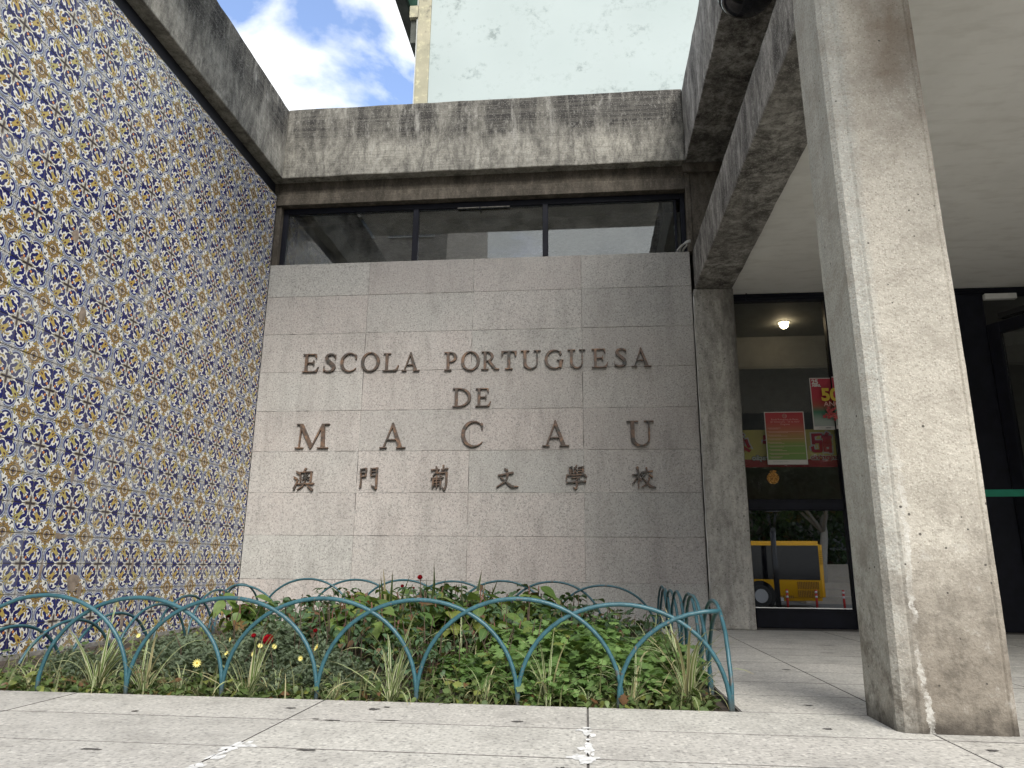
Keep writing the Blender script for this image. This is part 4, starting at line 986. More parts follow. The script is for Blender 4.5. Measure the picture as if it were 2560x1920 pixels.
# ------------------------------------------------------------------ leaves and plants
def leaf_ovate(n=6, fold=0.25, curl=0.35, w=0.42, tip=1.25):
    v, f, uv = [], [], []
    for i in range(n+1):
        t = i/n; wd = w*math.sin(math.pi*t**0.8)**0.85*(1-0.25*t) if 0 < t < 1 else 0.012
        z = -curl*t*t
        for k, s in enumerate((-1, 0, 1)): v.append((wd*s, t, z+fold*abs(s)*wd)); 
    for i in range(n):
        for k in (0, 1):
            a = i*3+k; f.append((a, a+1, a+4, a+3))
            uv.append([(k/2, i/n), ((k+1)/2, i/n), ((k+1)/2, (i+1)/n), (k/2, (i+1)/n)])
    return v, f, uv
def leaf_lobed(lobes=5, depth=0.45, w=0.5, curl=0.2, seed=0):
    r = random.Random(seed); pts = [(0.03, 0.0)]
    side = []
    for k in range(lobes//2+1):
        t = (k+0.6)/(lobes//2+1.2); wd = w*math.sin(math.pi*min(.98, t*0.85+.08))
        side.append((wd, 0.12+t*0.80)); side.append((wd*(1-depth), 0.12+t*0.80+0.13))
    side = side[:-1]
    right = [(0.035, 0.0), (0.05, 0.12)]+side+[(0.10, 0.93)]
    out = right+[(0.0, 1.04)]+[(-x, y) for x, y in right[::-1]]
    v = [(0, 0.5, -curl*.25)]+[(x, y, -curl*y*y-0.12*abs(x)) for x, y in out]; n = len(out); f, uv = [], []
    for k in range(n):
        a, b = 1+k, 1+(k+1) % n; f.append((0, b, a)); uv.append([(0.5, .5), (0.5+v[b][0], v[b][1]), (0.5+v[a][0], v[a][1])])
    return v, f, uv
def leaf_fine(seed=0):
    v, f, uv = [], [], []
    def lobe(x, y, ang, L, w):
        o = len(v); c, s = math.cos(ang), math.sin(ang)
        for a, b in ((-w, 0), (w, 0), (w*1.2, L*.6), (0, L), (-w*1.2, L*.6)): v.append((x+a*c+b*s, y-a*s+b*c, 0.15*b))
        f.append((o, o+1, o+2, o+3, o+4)); uv.append([(.2, .5)]*5)
    lobe(0, 0, 0, 1.0, .05)
    for k, y in enumerate((.25, .45, .65)):
        for s in (-1, 1): lobe(0, y, s*(0.95-.15*k), .42-.06*k, .05)
    return v, f, uv
def blade(L, w, bend, n=9, fold=0.35, twist=0.0, tipw=0.0):
    """leaf blade rising from the origin and arching towards +Y"""
    v, f, uv = [], [], []; y = z = 0.0; a = math.radians(88)
    for i in range(n+1):
        t = i/n; wd = w*(0.55+0.45*min(1, t*5))*(1-t**2.6)+0.0004
        tw = twist*t
        for s in (-1, 0, 1): v.append((wd*s*math.cos(tw), y+wd*s*math.sin(tw)*math.sin(a)-(fold*wd*abs(s))*math.sin(a)*-1, z-wd*s*math.sin(tw)*math.cos(a)*-1+fold*wd*abs(s)*math.cos(a)))
        st = L/n; y += math.cos(a)*st; z += math.sin(a)*st; a -= bend/n*(0.4+1.2*t)
    for i in range(n):
        for k in (0, 1):
            q = i*3+k; f.append((q, q+1, q+4, q+3)); uv.append([(k/2, i/n), ((k+1)/2, i/n), ((k+1)/2, (i+1)/n), (k/2, (i+1)/n)])
    return v, f, uv
class Soup:
    def __init__(s): s.v, s.f, s.uv = [], [], []
    def add(s, g, m):
        o = len(s.v)
        s.v += [tuple(m @ Vector(p)) for p in g[0]]
        s.f += [tuple(i+o for i in q) for q in g[1]]; s.uv += g[2]
    def mesh(s, name, mat):
        me = mesh_py(name, s.v, s.f, s.uv, True); me.materials.append(mat); return me
def aim(pos, d, up=Vector((0, 0, 1)), roll=0.0, sc=1.0):
    y = Vector(d).normalized(); x = y.cross(up)
    if x.length < 1e-3: x = Vector((1, 0, 0))
    x.normalize(); z = x.cross(y)
    m = Matrix((x, y, z)).transposed().to_4x4() @ Matrix.Rotation(roll, 4, 'Y')
    return Matrix.Translation(pos) @ m @ Matrix.Diagonal((sc, sc, sc, 1))
def inbed(x, y): return 0.06 < x < 3.07 and -3.065 < y < -0.05

def shrub_mesh(name, R, Hh, nsprig, nleaf, leaves, size, mat, seed, spread=1.0, rise=0.5, inner=0.35):
    r = random.Random(seed); s = Soup()
    for _ in range(nsprig):
        a = r.uniform(0, 2*math.pi); q = math.sqrt(r.random()); x, y = R*q*math.cos(a), R*q*math.sin(a)
        top = Hh*(math.sqrt(max(0.06, 1-q*q*0.85)))*r.uniform(.82, 1.1)
        for k in range(nleaf):
            t = 1-(k/nleaf)**1.2*(1-inner); z = top*t
            b = k*2.4+r.uniform(-.5, .5); el = r.uniform(-1.0, .45)*rise*1.6+.1
            d = Vector((math.cos(b)*math.cos(el), math.sin(b)*math.cos(el), math.sin(el)))
            sc = size*r.uniform(.65, 1.2)*(0.75 if k < 2 else 1)
            s.add(r.choice(leaves), aim(Vector((x, y, z))+d*size*0.12, d, roll=r.uniform(-.5, .5), sc=sc))
    return s.mesh(name, mat)
def stems_mesh(name, R, Hh, n, rad, mat, seed):
    r = random.Random(seed); bm = bmesh.new()
    for _ in range(n):
        a = r.uniform(0, 6.28); q = math.sqrt(r.random())*R
        x, y = q*math.cos(a), q*math.sin(a); h = Hh*r.uniform(.5, .95)
        tube_bm(bm, [(x*.6, y*.6, -.03), (x*.85+r.uniform(-.01, .01), y*.85, h*.5), (x, y, h)], [rad, rad*.8, rad*.5], 5)
    me = bpy.data.meshes.new(name); bm.to_mesh(me); bm.free(); me.materials.append(mat); return me

def build_plants():
    lob = [leaf_lobed(5, .55, .50, .25, k) for k in range(3)]
    fine = [leaf_fine(0)]
    ov = [leaf_ovate(6, .25, .3, .36), leaf_ovate(6, .1, .5, .33)]
    GROUND = -0.024
    # bright green chrysanthemums, front right
    ch = [shrub_mesh('foliage', .20, .23, 46, 8, lob, .056, M['chrys'], 10+k, rise=.4) for k in range(3)]
    spots = [(2.36, -2.80, .80, 'at the front right of the flower bed, left of the others'), (2.60, -2.62, 1.05, 'tallest of the front right leafy clumps'), (2.78, -2.84, .78, 'close to the front rail near the right corner'), (2.92, -2.50, .85, 'against the right side hoops'), (2.42, -2.42, 1.0, 'behind the front clumps at the right'), (2.72, -2.28, 1.0, 'in the right middle of the bed'), (2.20, -2.60, .62, 'low clump in front of the woody stems'), (2.98, -2.15, .68, 'narrow clump beside the right side hoops'), (2.53, -2.93, .6, 'lowest lobed clump right behind the front rail')]
    for k, (x, y, sc, w) in enumerate(spots):
        t = thing('chrysanthemum_plant', 'bright green lobed plant '+w, 'plant', (x, y, GROUND), 'chrysanthemum plants in the flower bed')
        t.rotation_euler = (0, 0, k*1.3); t.scale = (sc, sc, sc*(1.0 if k != 1 else 1.06))
        instance(ch[k % 3], 'foliage', t, Matrix.Identity(4))
    # grey-green fine-leaved plants, front left
    mg = [shrub_mesh('foliage', .21, .175, 170, 11, fine, .036, M['marg'], 40+k, rise=.75) for k in range(3)]
    spots = [(0.55, -2.55, .55, 'small and low, nearest the tiled wall at the left edge'), (0.80, -2.72, .62, 'low mound behind the leftmost front hoop'), (1.02, -2.45, .85, 'low mound under the tiled wall'), (1.25, -2.70, .85, 'wide mound behind the second front hoop'), (1.34, -2.28, 1.10, 'tallest grey-green mound at the back left'), (1.55, -2.52, .80, 'mound carrying yellow flowers below the red rose'), (1.08, -2.05, .90, 'mound in shade beside the left hoops'), (1.75, -2.80, .72, 'mound left of the large striped grass tuft'), (0.80, -2.2, .75, 'mound in front of the left side hoops'), (1.62, -2.9, .5, 'smallest mound right behind the front rail')]
    for k, (x, y, sc, w) in enumerate(spots):
        t = thing('marguerite_plant', 'grey-green finely cut marguerite plant, '+w, 'plant', (x, y, GROUND), 'marguerite plants in the flower bed')
        t.rotation_euler = (0, 0, k*0.9); t.scale = (sc, sc, sc)
        instance(mg[k % 3], 'foliage', t, Matrix.Identity(4))
    # rose bushes: foliage with woody stems
    rs = []
    for k in range(3):
        r = random.Random(70+k); s = Soup()
        for _ in range(75):
            a = r.uniform(0, 6.28); q = math.sqrt(r.random())*.24; z = .28*r.uniform(.35, 1.0)*(1-(q/.22)**2*.35)
            c = Vector((q*math.cos(a), q*math.sin(a), z)); b = r.uniform(0, 6.28); el = r.uniform(-.9, .3)
            ax = Vector((math.cos(b)*math.cos(el), math.sin(b)*math.cos(el), math.sin(el)))
            sd = ax.cross(Vector((0, 0, 1))).normalized()
            for (u, w_) in ((0.0, .9), (.02, -.9), (.035, .8), (.035, -.8), (.05, 0)):
                d = (ax+sd*w_*1.2).normalized() if w_ else ax
                s.add(r.choice(ov), aim(c+ax*u, d, roll=r.uniform(-.4, .4), sc=.034*r.uniform(.8, 1.25)))
        rs.append((s.mesh('foliage', M['rose_leaf']), stems_mesh('stems', .16, .27, 11, .0035, M['stem_brown'], 80+k)))
    spots = [(1.22, -1.75, 1.0, 'below the tiled wall corner with a small red bud'), (1.55, -2.12, .95, 'in the middle left behind the big red rose'), (1.88, -2.30, .82, 'low in the centre of the bed'), (2.30, -2.0, 1.0, 'with dark leaves behind the chrysanthemums'), (2.62, -1.72, .98, 'at the back right'), (1.92, -1.85, 1.12, 'in the centre carrying the topmost red rose'), (0.95, -1.35, .9, 'near the left rear hoops'), (2.85, -1.35, .85, 'in the far right rear corner'), (2.02, -2.66, .62, 'small, behind the striped grass at the front centre'), (2.5, -1.3, 1.05, 'in front of the rear hoops right of centre'), (2.15, -1.0, 1.15, 'against the rear hoops in the centre'), (1.15, -0.95, 1.0, 'against the rear hoops at the left'), (1.75, -0.9, 1.15, 'against the rear hoops behind the sword leaves')]
    for k, (x, y, sc, w) in enumerate(spots):
        t = thing('rose_bush', 'dark leaved rose bush '+w, 'plant', (x, y, GROUND), 'rose bushes in the flower bed')
        t.rotation_euler = (0, 0, k*2.1); sc *= 1.15; t.scale = (sc,)*3
        instance(rs[k % 3][0], 'foliage', t, Matrix.Identity(4)); instance(rs[k % 3][1], 'stems', t, Matrix.Identity(4))
    # broad leaved plants with red stems: every leaf an object
    bl = []
    for k in range(3):
        g = leaf_ovate(8, [.2, .05, .3][k], [.3, .55, .15][k], [.40, .36, .44][k]); me = mesh_py('leaf', g[0], g[1], g[2], True); me.materials.append(M['big_leaf']); bl.append(me)
    spots = [(1.28, -1.35, .88, 'left of the centre in front of the rear hoops'), (1.60, -1.75, .92, 'in the centre behind the red rose'), (1.72, -1.25, 1.0, 'beside the dark sword leaves'), (2.10, -1.62, .98, 'tall, right of the sword leaves'), (2.02, -2.02, .95, 'in the middle with hanging pale leaves'), (2.38, -1.55, .98, 'with a brown curled top leaf, right of centre'), (1.42, -1.95, .75, 'low, over the grey-green mounds'), (0.88, -1.72, .9, 'standing apart in front of the tiled wall'), (2.30, -2.30, .72, 'low, left of the bright chrysanthemums'), (1.45, -1.05, .9, 'farthest back against the rear hoops'), (1.82, -2.25, .80, 'with yellowing leaves near the front centre')]
    for k, (x, y, sc, w) in enumerate(spots):
        r = random.Random(200+k)
        t = thing('poinsettia_plant', 'broad leaved plant on reddish stems '+w, 'plant', (x, y, GROUND), 'broad leaved plants in the flower bed')
        sc *= 1.13; t.scale = (sc,)*3
        bm = bmesh.new(); tips = []
        for _ in range(8):
            a = r.uniform(0, 6.28); q = r.uniform(.02, .17); h = r.uniform(.20, .315)
            p = [Vector((q*.3*math.cos(a), q*.3*math.sin(a), -.03)), Vector((q*.7*math.cos(a)+r.uniform(-.01, .01), q*.7*math.sin(a), h*.55)), Vector((q*math.cos(a), q*math.sin(a), h))]
            tube_bm(bm, p, [.005, .004, .003], 6); tips.append(p)
        me = bpy.data.meshes.new('stems'); bm.to_mesh(me); bm.free(); me.materials.append(M['stem_red'])
        instance(me, 'stems', t, Matrix.Identity(4))
        for p in tips:
            for j in range(9):
                b = j*2.3+r.uniform(-.4, .4); el = r.uniform(-.95, .2); d = Vector((math.cos(b)*math.cos(el), math.sin(b)*math.cos(el), math.sin(el)))
                c = p[2].lerp(p[1], (j*.13)+r.uniform(0, .05))
                instance(r.choice(bl), 'leaf', t, aim(c+d*.01, d, roll=r.uniform(-.5, .5), sc=r.uniform(.06, .105)))
    # sword leaved plants at the back
    sw = []
    for k in range(3):
        g = blade(.34, .013, .25+.12*k, 8, .5, .2); me = mesh_py('blade', *g[:2], g[2], True); me.materials.append(M['sword']); sw.append(me)
    spots = [((1.62, -1.62), [(1.61, .41, .3), (1.65, .385, 1.0), (1.70, .375, .9), (1.55, .33, -1.0), (1.58, .36, .1), (1.74, .33, 1.2)], 'dark upright sword leaved plant left of the centre against the granite wall'),
             ((1.86, -1.62), [(1.873, .44, .1), (1.827, .34, -.5), (1.78, .35, -1.1), (1.9, .36, .6)], 'sword leaved plant with one tall yellow-green blade'),
             ((2.03, -1.62), [(2.11, .40, 1.1), (2.21, .345, 1.6), (2.0, .33, .2), (2.16, .34, 1.5)], 'sword leaved plant leaning right in the middle of the bed')]
    for k, ((x, y), bs, lab) in enumerate(spots):
        r = random.Random(300+k); t = thing('sword_leaf_plant', lab, 'plant', (x, y, GROUND), 'sword leaved plants in the flower bed')
        for (tx, tz, lean) in bs:
            L = math.hypot(tx-x, tz-GROUND); a = math.atan2(tx-x, tz-GROUND)
            instance(r.choice(sw), 'blade', t, Matrix.Translation((0, r.uniform(-.03, .03), 0)) @ Matrix.Rotation(a, 4, 'Y') @ Matrix.Rotation(r.uniform(-1.2, 1.2), 4, 'Z') @ Matrix.Diagonal((1.1, .6, L/.335, 1)))
    # variegated tufts along the front edge and the right side
    sp = []
    for k, (L, w, bd) in enumerate([(.24, .0036, 1.2), (.27, .0040, 1.8), (.22, .0034, 2.3), (.25, .0036, .7), (.19, .0032, 2.8)]):
        g = blade(L, w, bd, 10, .3, .4*(-1)**k); me = mesh_py('blade', *g[:2], g[2], True); me.materials.append(M['spider']); sp.append(me)
    spots = [(0.96, -2.97, 1.15, 20, 'large striped grass tuft left of the second hoop foot'), (1.155, -3.0, .95, 14, 'striped grass tuft beside the second hoop foot from the left'), (1.28, -2.99, .5, 16, 'small flat striped grass tuft between two hoop feet at the left'), (1.525, -3.0, 1.0, 18, 'striped grass tuft in front of the grey-green mound with yellow flowers'), (1.615, -2.99, .50, 16, 'small striped grass tuft left of the third full hoop foot'), (1.83, -3.0, .52, 20, 'small dense striped grass tuft at the front centre'), (2.015, -3.0, 1.12, 18, 'tall striped grass tuft in the front centre crossing a hoop foot'), (2.32, -3.0, .62, 12, 'loose striped grass tuft right of the front centre'), (2.53, -2.99, .92, 13, 'striped grass tuft among the bright chrysanthemums'), (2.66, -3.0, .55, 14, 'small striped grass tuft below the chrysanthemums'), (2.80, -2.97, .85, 14, 'striped grass tuft left of the corner tuft'), (2.975, -2.95, 1.15, 34, 'largest dense striped grass tuft in the front right corner'), (3.0, -2.62, 1.1, 26, 'striped grass tuft against the right hoops behind the corner tuft'), (2.99, -2.25, 1.0, 20, 'striped grass tuft halfway along the right hoops'), (2.96, -1.8, 1.0, 18, 'striped grass tuft far back along the right hoops'), (0.72, -2.98, .60, 14, 'small pale striped grass tuft at the left edge'), (1.02, -2.98, .45, 10, 'tiny striped grass tuft right of the large left tuft'), (2.12, -2.2, 1.2, 12, 'thin striped grass among the stems in the bed middle'), (1.9, -2.45, 1.0, 12, 'thin striped grass behind the front centre tuft')]
    for k, (x, y, sc, n, lab) in enumerate(spots):
        r = random.Random(400+k); t = thing('striped_grass', lab, 'grass tuft', (x, y, GROUND), 'striped grass tufts in the flower bed')
        n = min(int(n*1.5), 34)
        for j in range(n):
            me = sp[r.choice([0, 1, 2, 3, 4]) if sc > .7 else r.choice([2, 4, 1])]
            s_ = sc*r.uniform(.7, 1.15)
            instance(me, 'blade', t, Matrix.Translation((r.uniform(-.012, .012), r.uniform(-.012, .012), 0)) @ Matrix.Rotation(r.uniform(0, 6.28), 4, 'Z') @ Matrix.Rotation(-abs(r.gauss(0, .45)), 4, 'X') @ Matrix.Diagonal((s_*1.0, s_, s_*1.05, 1)))
    # uncountable ground cover: weeds, dry grass, twigs
    r = random.Random(9); s = Soup(); wl = leaf_lobed(5, .3, .5, .2, 5); wo = ov[0]
    for _ in range(7500):
        x, y = r.uniform(.10, 3.06), r.uniform(-3.06, -.1)
        if r.random() < .45: y = r.uniform(-3.07, -2.8)
        d = Vector((r.gauss(0, 1), r.gauss(0, 1)-.3, r.uniform(-.9, .6))).normalized()
        s.add(wl if r.random() < .5 else wo, aim(Vector((x, y, GROUND+abs(r.gauss(0, .030)))), d, roll=r.uniform(-.7, .7), sc=r.uniform(.014, .038)))
    o = bpy.data.objects.new('ground_cover', s.mesh('ground_cover', M['weed'])); COL.objects.link(o)
    tag(o, 'low mixed weeds and small leaves covering the soil of the flower bed', 'ground cover', kind='stuff')
    s = Soup(); gb = [blade(.12, .0022, 1.2, 5, .2, .2), blade(.16, .0018, .7, 5, .2, .2), blade(.09, .002, 2.2, 5, .2, .2)]
    for _ in range(1100):
        x, y = r.uniform(.15, 3.07), r.uniform(-3.07, -.6)
        if r.random() < .35: y = r.uniform(-3.075, -2.85)
        s.add(r.choice(gb), Matrix.Translation((x, y, GROUND)) @ Matrix.Rotation(r.uniform(0, 6.28), 4, 'Z') @ Matrix.Rotation(-r.uniform(0, .9), 4, 'X') @ Matrix.Diagonal((1, 1, r.uniform(.5, 1.1), 1)))
    o = bpy.data.objects.new('dry_grass', s.mesh('dry_grass', M['grass_dry'])); COL.objects.link(o)
    tag(o, 'thin pale grass and dry blades scattered through the flower bed', 'grass', kind='stuff')
    bm = bmesh.new()
    for _ in range(150):
        x, y = r.uniform(1.0, 2.5), r.uniform(-2.75, -1.0); h = r.uniform(.08, .24)
        tube_bm(bm, [(x, y, GROUND), (x+r.uniform(-.02, .02), y, h*.6), (x+r.uniform(-.05, .05), y+r.uniform(-.02, .02), h)], [.003, .0024, .0012], 5)
    me = bpy.data.meshes.new('bare_twigs'); bm.to_mesh(me); bm.free(); me.materials.append(M['stem_brown'])
    o = bpy.data.objects.new('bare_twigs', me); COL.objects.link(o); tag(o, 'brown bare twigs standing between the plants in the bed middle', 'twigs', kind='stuff')
    # flowers
    def petal(wd, ln, cup):
        v, f, uv = [], [], []
        for i in range(4):
            t = i/3; w_ = wd*math.sin(math.pi*(.15+.7*t))
            for s_ in (-1, 0, 1): v.append((w_*s_, ln*t*math.cos(cup*t), ln*t*math.sin(cup*t)+abs(s_)*w_*.3))
        for i in range(3):
            for k in (0, 1): a = i*3+k; f.append((a, a+1, a+4, a+3)); uv.append([(0, 0)]*4)
        return v, f, uv
    s = Soup(); rr = random.Random(2)
    for ring, (nn, el, L, w_) in enumerate([(7, .25, 1.0, .55), (6, .7, .85, .5), (6, 1.05, .7, .42), (5, 1.35, .55, .3), (4, 1.5, .45, .2)]):
        for k in range(nn):
            b = 6.283*k/nn+ring*.4; s.add(petal(w_, L, .8), Matrix.Rotation(b, 4, 'Z') @ Matrix.Rotation(el*.8, 4, 'X') @ Matrix.Translation((0, .05, 0)))
    rose_me = s.mesh('rose_petals', M['rose_red'])
    s = Soup()
    for k in range(13): s.add(petal(.14, 1.0, .3), Matrix.Rotation(6.283*k/13, 4, 'Z') @ Matrix.Translation((0, .2, 0)))
    dai = s.mesh('petals', M['daisy'])
    labs = ['large open crimson rose in the left half of the bed', 'crimson rose highest of all, seen against the granite wall', 'small red rose left of the highest one', 'tiny red bud just below the highest rose', 'small red bud near the tiled wall', 'dark red rose right of the large open one', 'dull red rose half hidden left of the large open one', 'red rose behind the crossing hoops in the centre', 'dark red rose low among the stems', 'dark red rose nearly hidden right of the centre']
    for k, (x, y, z, rad) in enumerate([(1.475, -2.75, 0.132, 0.030), (1.847, -1.9, 0.356, 0.018), (1.735, -1.8, 0.314, 0.013), (1.792, -1.8, 0.305, 0.009), (0.789, -1.7, 0.146, 0.012), (1.56, -2.5, 0.155, 0.013), (1.36, -2.63, 0.14, 0.014), (1.595, -1.9, 0.235, 0.014), (1.964, -2.0, 0.075, 0.014), (2.253, -2.3, 0.04, 0.012)]):
        t = thing('red_rose', labs[k], 'flower', (x, y, z), 'red roses in the flower bed')
        instance(rose_me, 'bloom', t, Matrix.Rotation(.75+.2*(k % 3), 4, 'X') @ Matrix.Rotation(k, 4, 'Z') @ Matrix.Diagonal((rad,)*3+(1,)))
        tube('stem', [(x, y, z), (x+.01, y+.02, z*.5), (x+.015, y+.03, GROUND)], .002, M['stem_brown'], t, 5)
    labs = ['yellow daisy right of the large red rose', 'pale yellow daisy below the large red rose at its left', 'low yellow daisy below and right of the rose', 'yellow daisy touching the left side of the large rose', 'yellow daisy touching the right side of the large rose', 'small yellow daisy beside a hoop left of the rose', 'tiny yellow daisy left of and under the large rose', 'yellow daisy farthest left among the grey-green mounds', 'bright yellow daisy beside the front hoop leg at the left', 'pale daisy under the broad leaves near the tiled wall', 'lowest small yellow daisy near the front tuft']
    for k, (x, y, z) in enumerate([tuple(CAMP+(Vector(q)-CAMP)*f_) for q, f_ in (((1.599, -2.55, 0.101), .92), ((1.365, -2.6, 0.078), .92), ((1.555, -2.6, 0.066), .94), ((1.322, -2.45, 0.092), .87), ((1.382, -2.45, 0.091), .87), ((1.168, -2.4, 0.11), .90), ((1.231, -2.55, 0.072), .92), ((0.635, -2.2, 0.098), .88), ((1.244, -2.80, 0.066), .96), ((0.774, -1.9, 0.115), .86), ((1.46, -2.8, 0.06), .97))]):
        sc = .0125 if k in (0, 8) else .0085
        t = thing('yellow_daisy', labs[k], 'flower', (x, y-.03, z), 'yellow daisies in the flower bed')
        mm = Matrix.Rotation(.9+.25*(k % 3), 4, 'X') @ Matrix.Rotation(.4*(k % 5-2), 4, 'Y')
        instance(dai, 'petals', t, mm @ Matrix.Diagonal((sc,)*3+(1,)))
        e = lathe('flower_eye', [(.30, .0), (.30, .12), (.18, .22)], M['daisy_eye'], (0, 0, 0), None, 10); e.parent = t; e.matrix_local = mm @ Matrix.Diagonal((sc,)*3+(1,))
        tube('stem', [(x, y-.028, z), (x+.01, y, z*.5), (x+.01, y+.01, GROUND)], .0012, M['weed'], t, 5)
build_plants()

# ------------------------------------------------------------------ flat print helper
def text_mesh(s, size, m, loc, parent, mirror=False, name='lettering', bold=0.0, facing='-y', align='LEFT', shear=0.0, xs=1.0):
    cu = bpy.data.curves.new(name, 'FONT'); cu.body = s; cu.size = size; cu.offset = bold; cu.align_x = align; cu.shear = shear; cu.resolution_u = 3
    o = bpy.data.objects.new('tmp', cu); COL.objects.link(o)
    dg = bpy.context.evaluated_depsgraph_get(); me = bpy.data.meshes.new_from_object(o.evaluated_get(dg))
    bpy.data.objects.remove(o); bpy.data.curves.remove(cu)
    me.name = name; me.materials.clear()
    me.transform(Matrix.Translation(loc) @ Matrix.Rotation(math.pi/2, 4, 'X') @ Matrix.Diagonal((-xs if mirror else xs, 1, 1, 1)))
    return link(name, me, m, parent)
def flat(name, c, rough=0.6):
    b = NB(name); return b.done(b.bsdf(c, rough))

def build_entrance():
    Y = 0.23
    g = thing('glass_entrance', 'black framed glass entrance screen behind the two columns', 'entrance', (4.7, Y, 0))
    f0, f1 = Y, Y+0.06
    L = [('head_rail', (3.842, f0-.02, 2.545), (9.0, f1, 2.60)), ('jamb', (3.842, f0+.01, 0.0), (3.895, f1, 2.544)), ('mid_rail', (3.896, f0, .852), (4.60, f1, .936)), ('bottom_rail', (3.896, f0-.01, 0.0), (4.60, f1, .136)),
         ('stile', (4.601, f0-.01, 0.0), (4.66, f1, 2.544)), ('mid_rail', (4.661, f0, .852), (5.60, f1, .936)), ('bottom_rail', (4.661, f0-.01, 0), (5.60, f1, .136)), ('door_post', (5.602, f0-.03, 0.0), (5.80, f1+.04, 2.544))]
    for n, a, b in L: box(n, a, b, M['black_frame'], g, 0.004)
    boxes('rail_moulding', [((3.898, f0-.006, .862), (4.598, f0-.001, .868)), ((3.898, f0-.006, .922), (4.598, f0-.001, .927)), ((3.898, f0-.016, .118), (4.598, f0-.011, .124))], M['black_frame'], g)
    boxes('head_moulding', [((3.845, f0-.03, 2.556), (5.9, f0-.021, 2.566)), ((3.845, f0-.03, 2.583), (5.9, f0-.021, 2.59)), ((3.985, f0-.036, 2.54), (3.993, f0-.022, 2.612))], M['black_frame'], g)
    box('pane', (3.897, Y+.025, .938), (4.599, Y+.031, 2.543), M['glass_door'], g)
    box('low_pane', (3.897, Y+.025, .138), (4.599, Y+.031, .850), M['glass_low'], g)
    box('pane', (4.662, Y+.025, .938), (5.60, Y+.031, 2.543), M['glass_door'], g)
    box('low_pane', (4.662, Y+.025, .138), (5.60, Y+.031, .850), M['glass_low'], g)
    # open door leaf at the right
    d = thing('open_door', 'black framed door leaf standing open at the right edge', 'door', (5.81, .2, 0))
    ang = math.atan2(-.257, .143); ux, uy = math.cos(ang), math.sin(ang)
    def leafbox(name, s0, s1, z0, z1, th=.045, m='black_frame'):
        bm = bmesh.new(); bm_box(bm, (s0, -th/2, z0), (s1, th/2, z1)); me = bm_done(bm, name, .003)
        o = link(name, me, M[m], d, world=False); o.rotation_euler = (0, 0, ang); return o
    leafbox('leaf_stile', 0, .09, .02, 2.28); leafbox('leaf_stile', .83, .92, .02, 2.28); leafbox('top_rail', .091, .829, 2.19, 2.28); leafbox('bottom_rail', .091, .829, .02, .25); leafbox('leaf_glass', .091, .829, .251, 2.189, .008, 'glass_door')
    leafbox('closer', .10, .34, 2.30, 2.345, .06, 'black')
    tag(box('white_plate', (5.80, .16, 2.486), (6.035, .20, 2.532), M['white'], None, .003), 'small white plastic plate fixed under the ceiling above the open door', 'plate')
    # posters
    def grad(name, stops):
        b = NB(name); z = b.sep(b.n('TexCoord').outputs['Generated'])[2]; return b.done(b.bsdf(b.ramp(z, stops), 0.5))
    wh = flat('print_white', (0.55, 0.53, 0.50)); yl = flat('print_yellow', (0.55, 0.40, 0.04)); gy = flat('print_grey', (0.16, 0.17, 0.17)); pink = flat('print_pink', (0.62, 0.38, 0.33))
    p = thing('programme_poster', 'lower poster fading from red to green with lines of small print, taped to the glass', 'poster', (4.22, Y+.02, 1.2))
    box('sheet', (4.068, Y+.018, 1.203), (4.370, Y+.0205, 1.620), wh, p)
    box('print_area', (4.075, Y+.0165, 1.240), (4.363, Y+.0178, 1.613), grad('poster_fade', [(0.0, (.14, .24, .06)), (0.30, (.15, .25, .06)), (0.42, (.28, .22, .07)), (0.62, (.36, .13, .07)), (0.78, (.38, .055, .05)), (1.0, (.36, .03, .04))]), p)
    yt = Y+.0155
    text_mesh('Escola Portuguesa de Macau', .018, pink, (4.222, yt, 1.552), p, align='CENTER'); text_mesh('26º Aniversário - "25 de Abril"', .018, pink, (4.222, yt, 1.533), p, align='CENTER'); text_mesh('Programa', .018, pink, (4.222, yt, 1.514), p, align='CENTER')
    lathe_ring = []
    bm = bmesh.new(); tube_bm(bm, [(4.222+.016*math.cos(t), yt, 1.585+.016*math.sin(t)) for t in np.linspace(0, 6.283, 17)], .0018, 4)
    for dx in (-.005, .005): tube_bm(bm, [(4.222+dx, yt, 1.573), (4.222+dx, yt, 1.597)], .0016, 4)
    tube_bm(bm, [(4.208, yt, 1.586), (4.236, yt, 1.586)], .0016, 4)
    me = bpy.data.meshes.new('round_emblem'); bm.to_mesh(me); bm.free(); link('round_emblem', me, pink, p)
    rr = random.Random(1); L = []
    for k, z in enumerate(np.linspace(1.49, 1.262, 9)):
        L.append(((4.085, yt, z-.001), (4.085+(.27 if k % 2 else .10), yt+.001, z+.0012)))
        L.append(((4.095, yt, z-.0085), (4.095+rr.uniform(.06, .16), yt+.001, z-.0065)))
    boxes('print_lines', L, pink, p)
    box('imprint_box', (4.305, yt, 1.214), (4.350, yt+.001, 1.236), flat('imprint', (.6, .58, .55)), p)
    text_mesh('escola portuguesa de macau', .010, gy, (4.11, yt, 1.222), p)
    p = thing('anniversary_poster', 'upper poster reading 25 ABRIL 50 ANOS with a red carnation, taped to the glass', 'poster', (4.59, Y+.02, 1.48))
    box('sheet', (4.437, Y+.018, 1.474), (4.597, Y+.0205, 1.891), wh, p); box('sheet', (4.5975, Y-.0145, 1.474), (4.735, Y-.0115, 1.891), wh, p)
    gm = grad('poster_fade_two', [(0.0, (.30, .33, .31)), (0.12, (.28, .33, .29)), (0.30, (.04, .16, .09)), (0.45, (.30, .06, .04)), (0.6, (.37, .03, .045)), (1.0, (.36, .025, .05))])
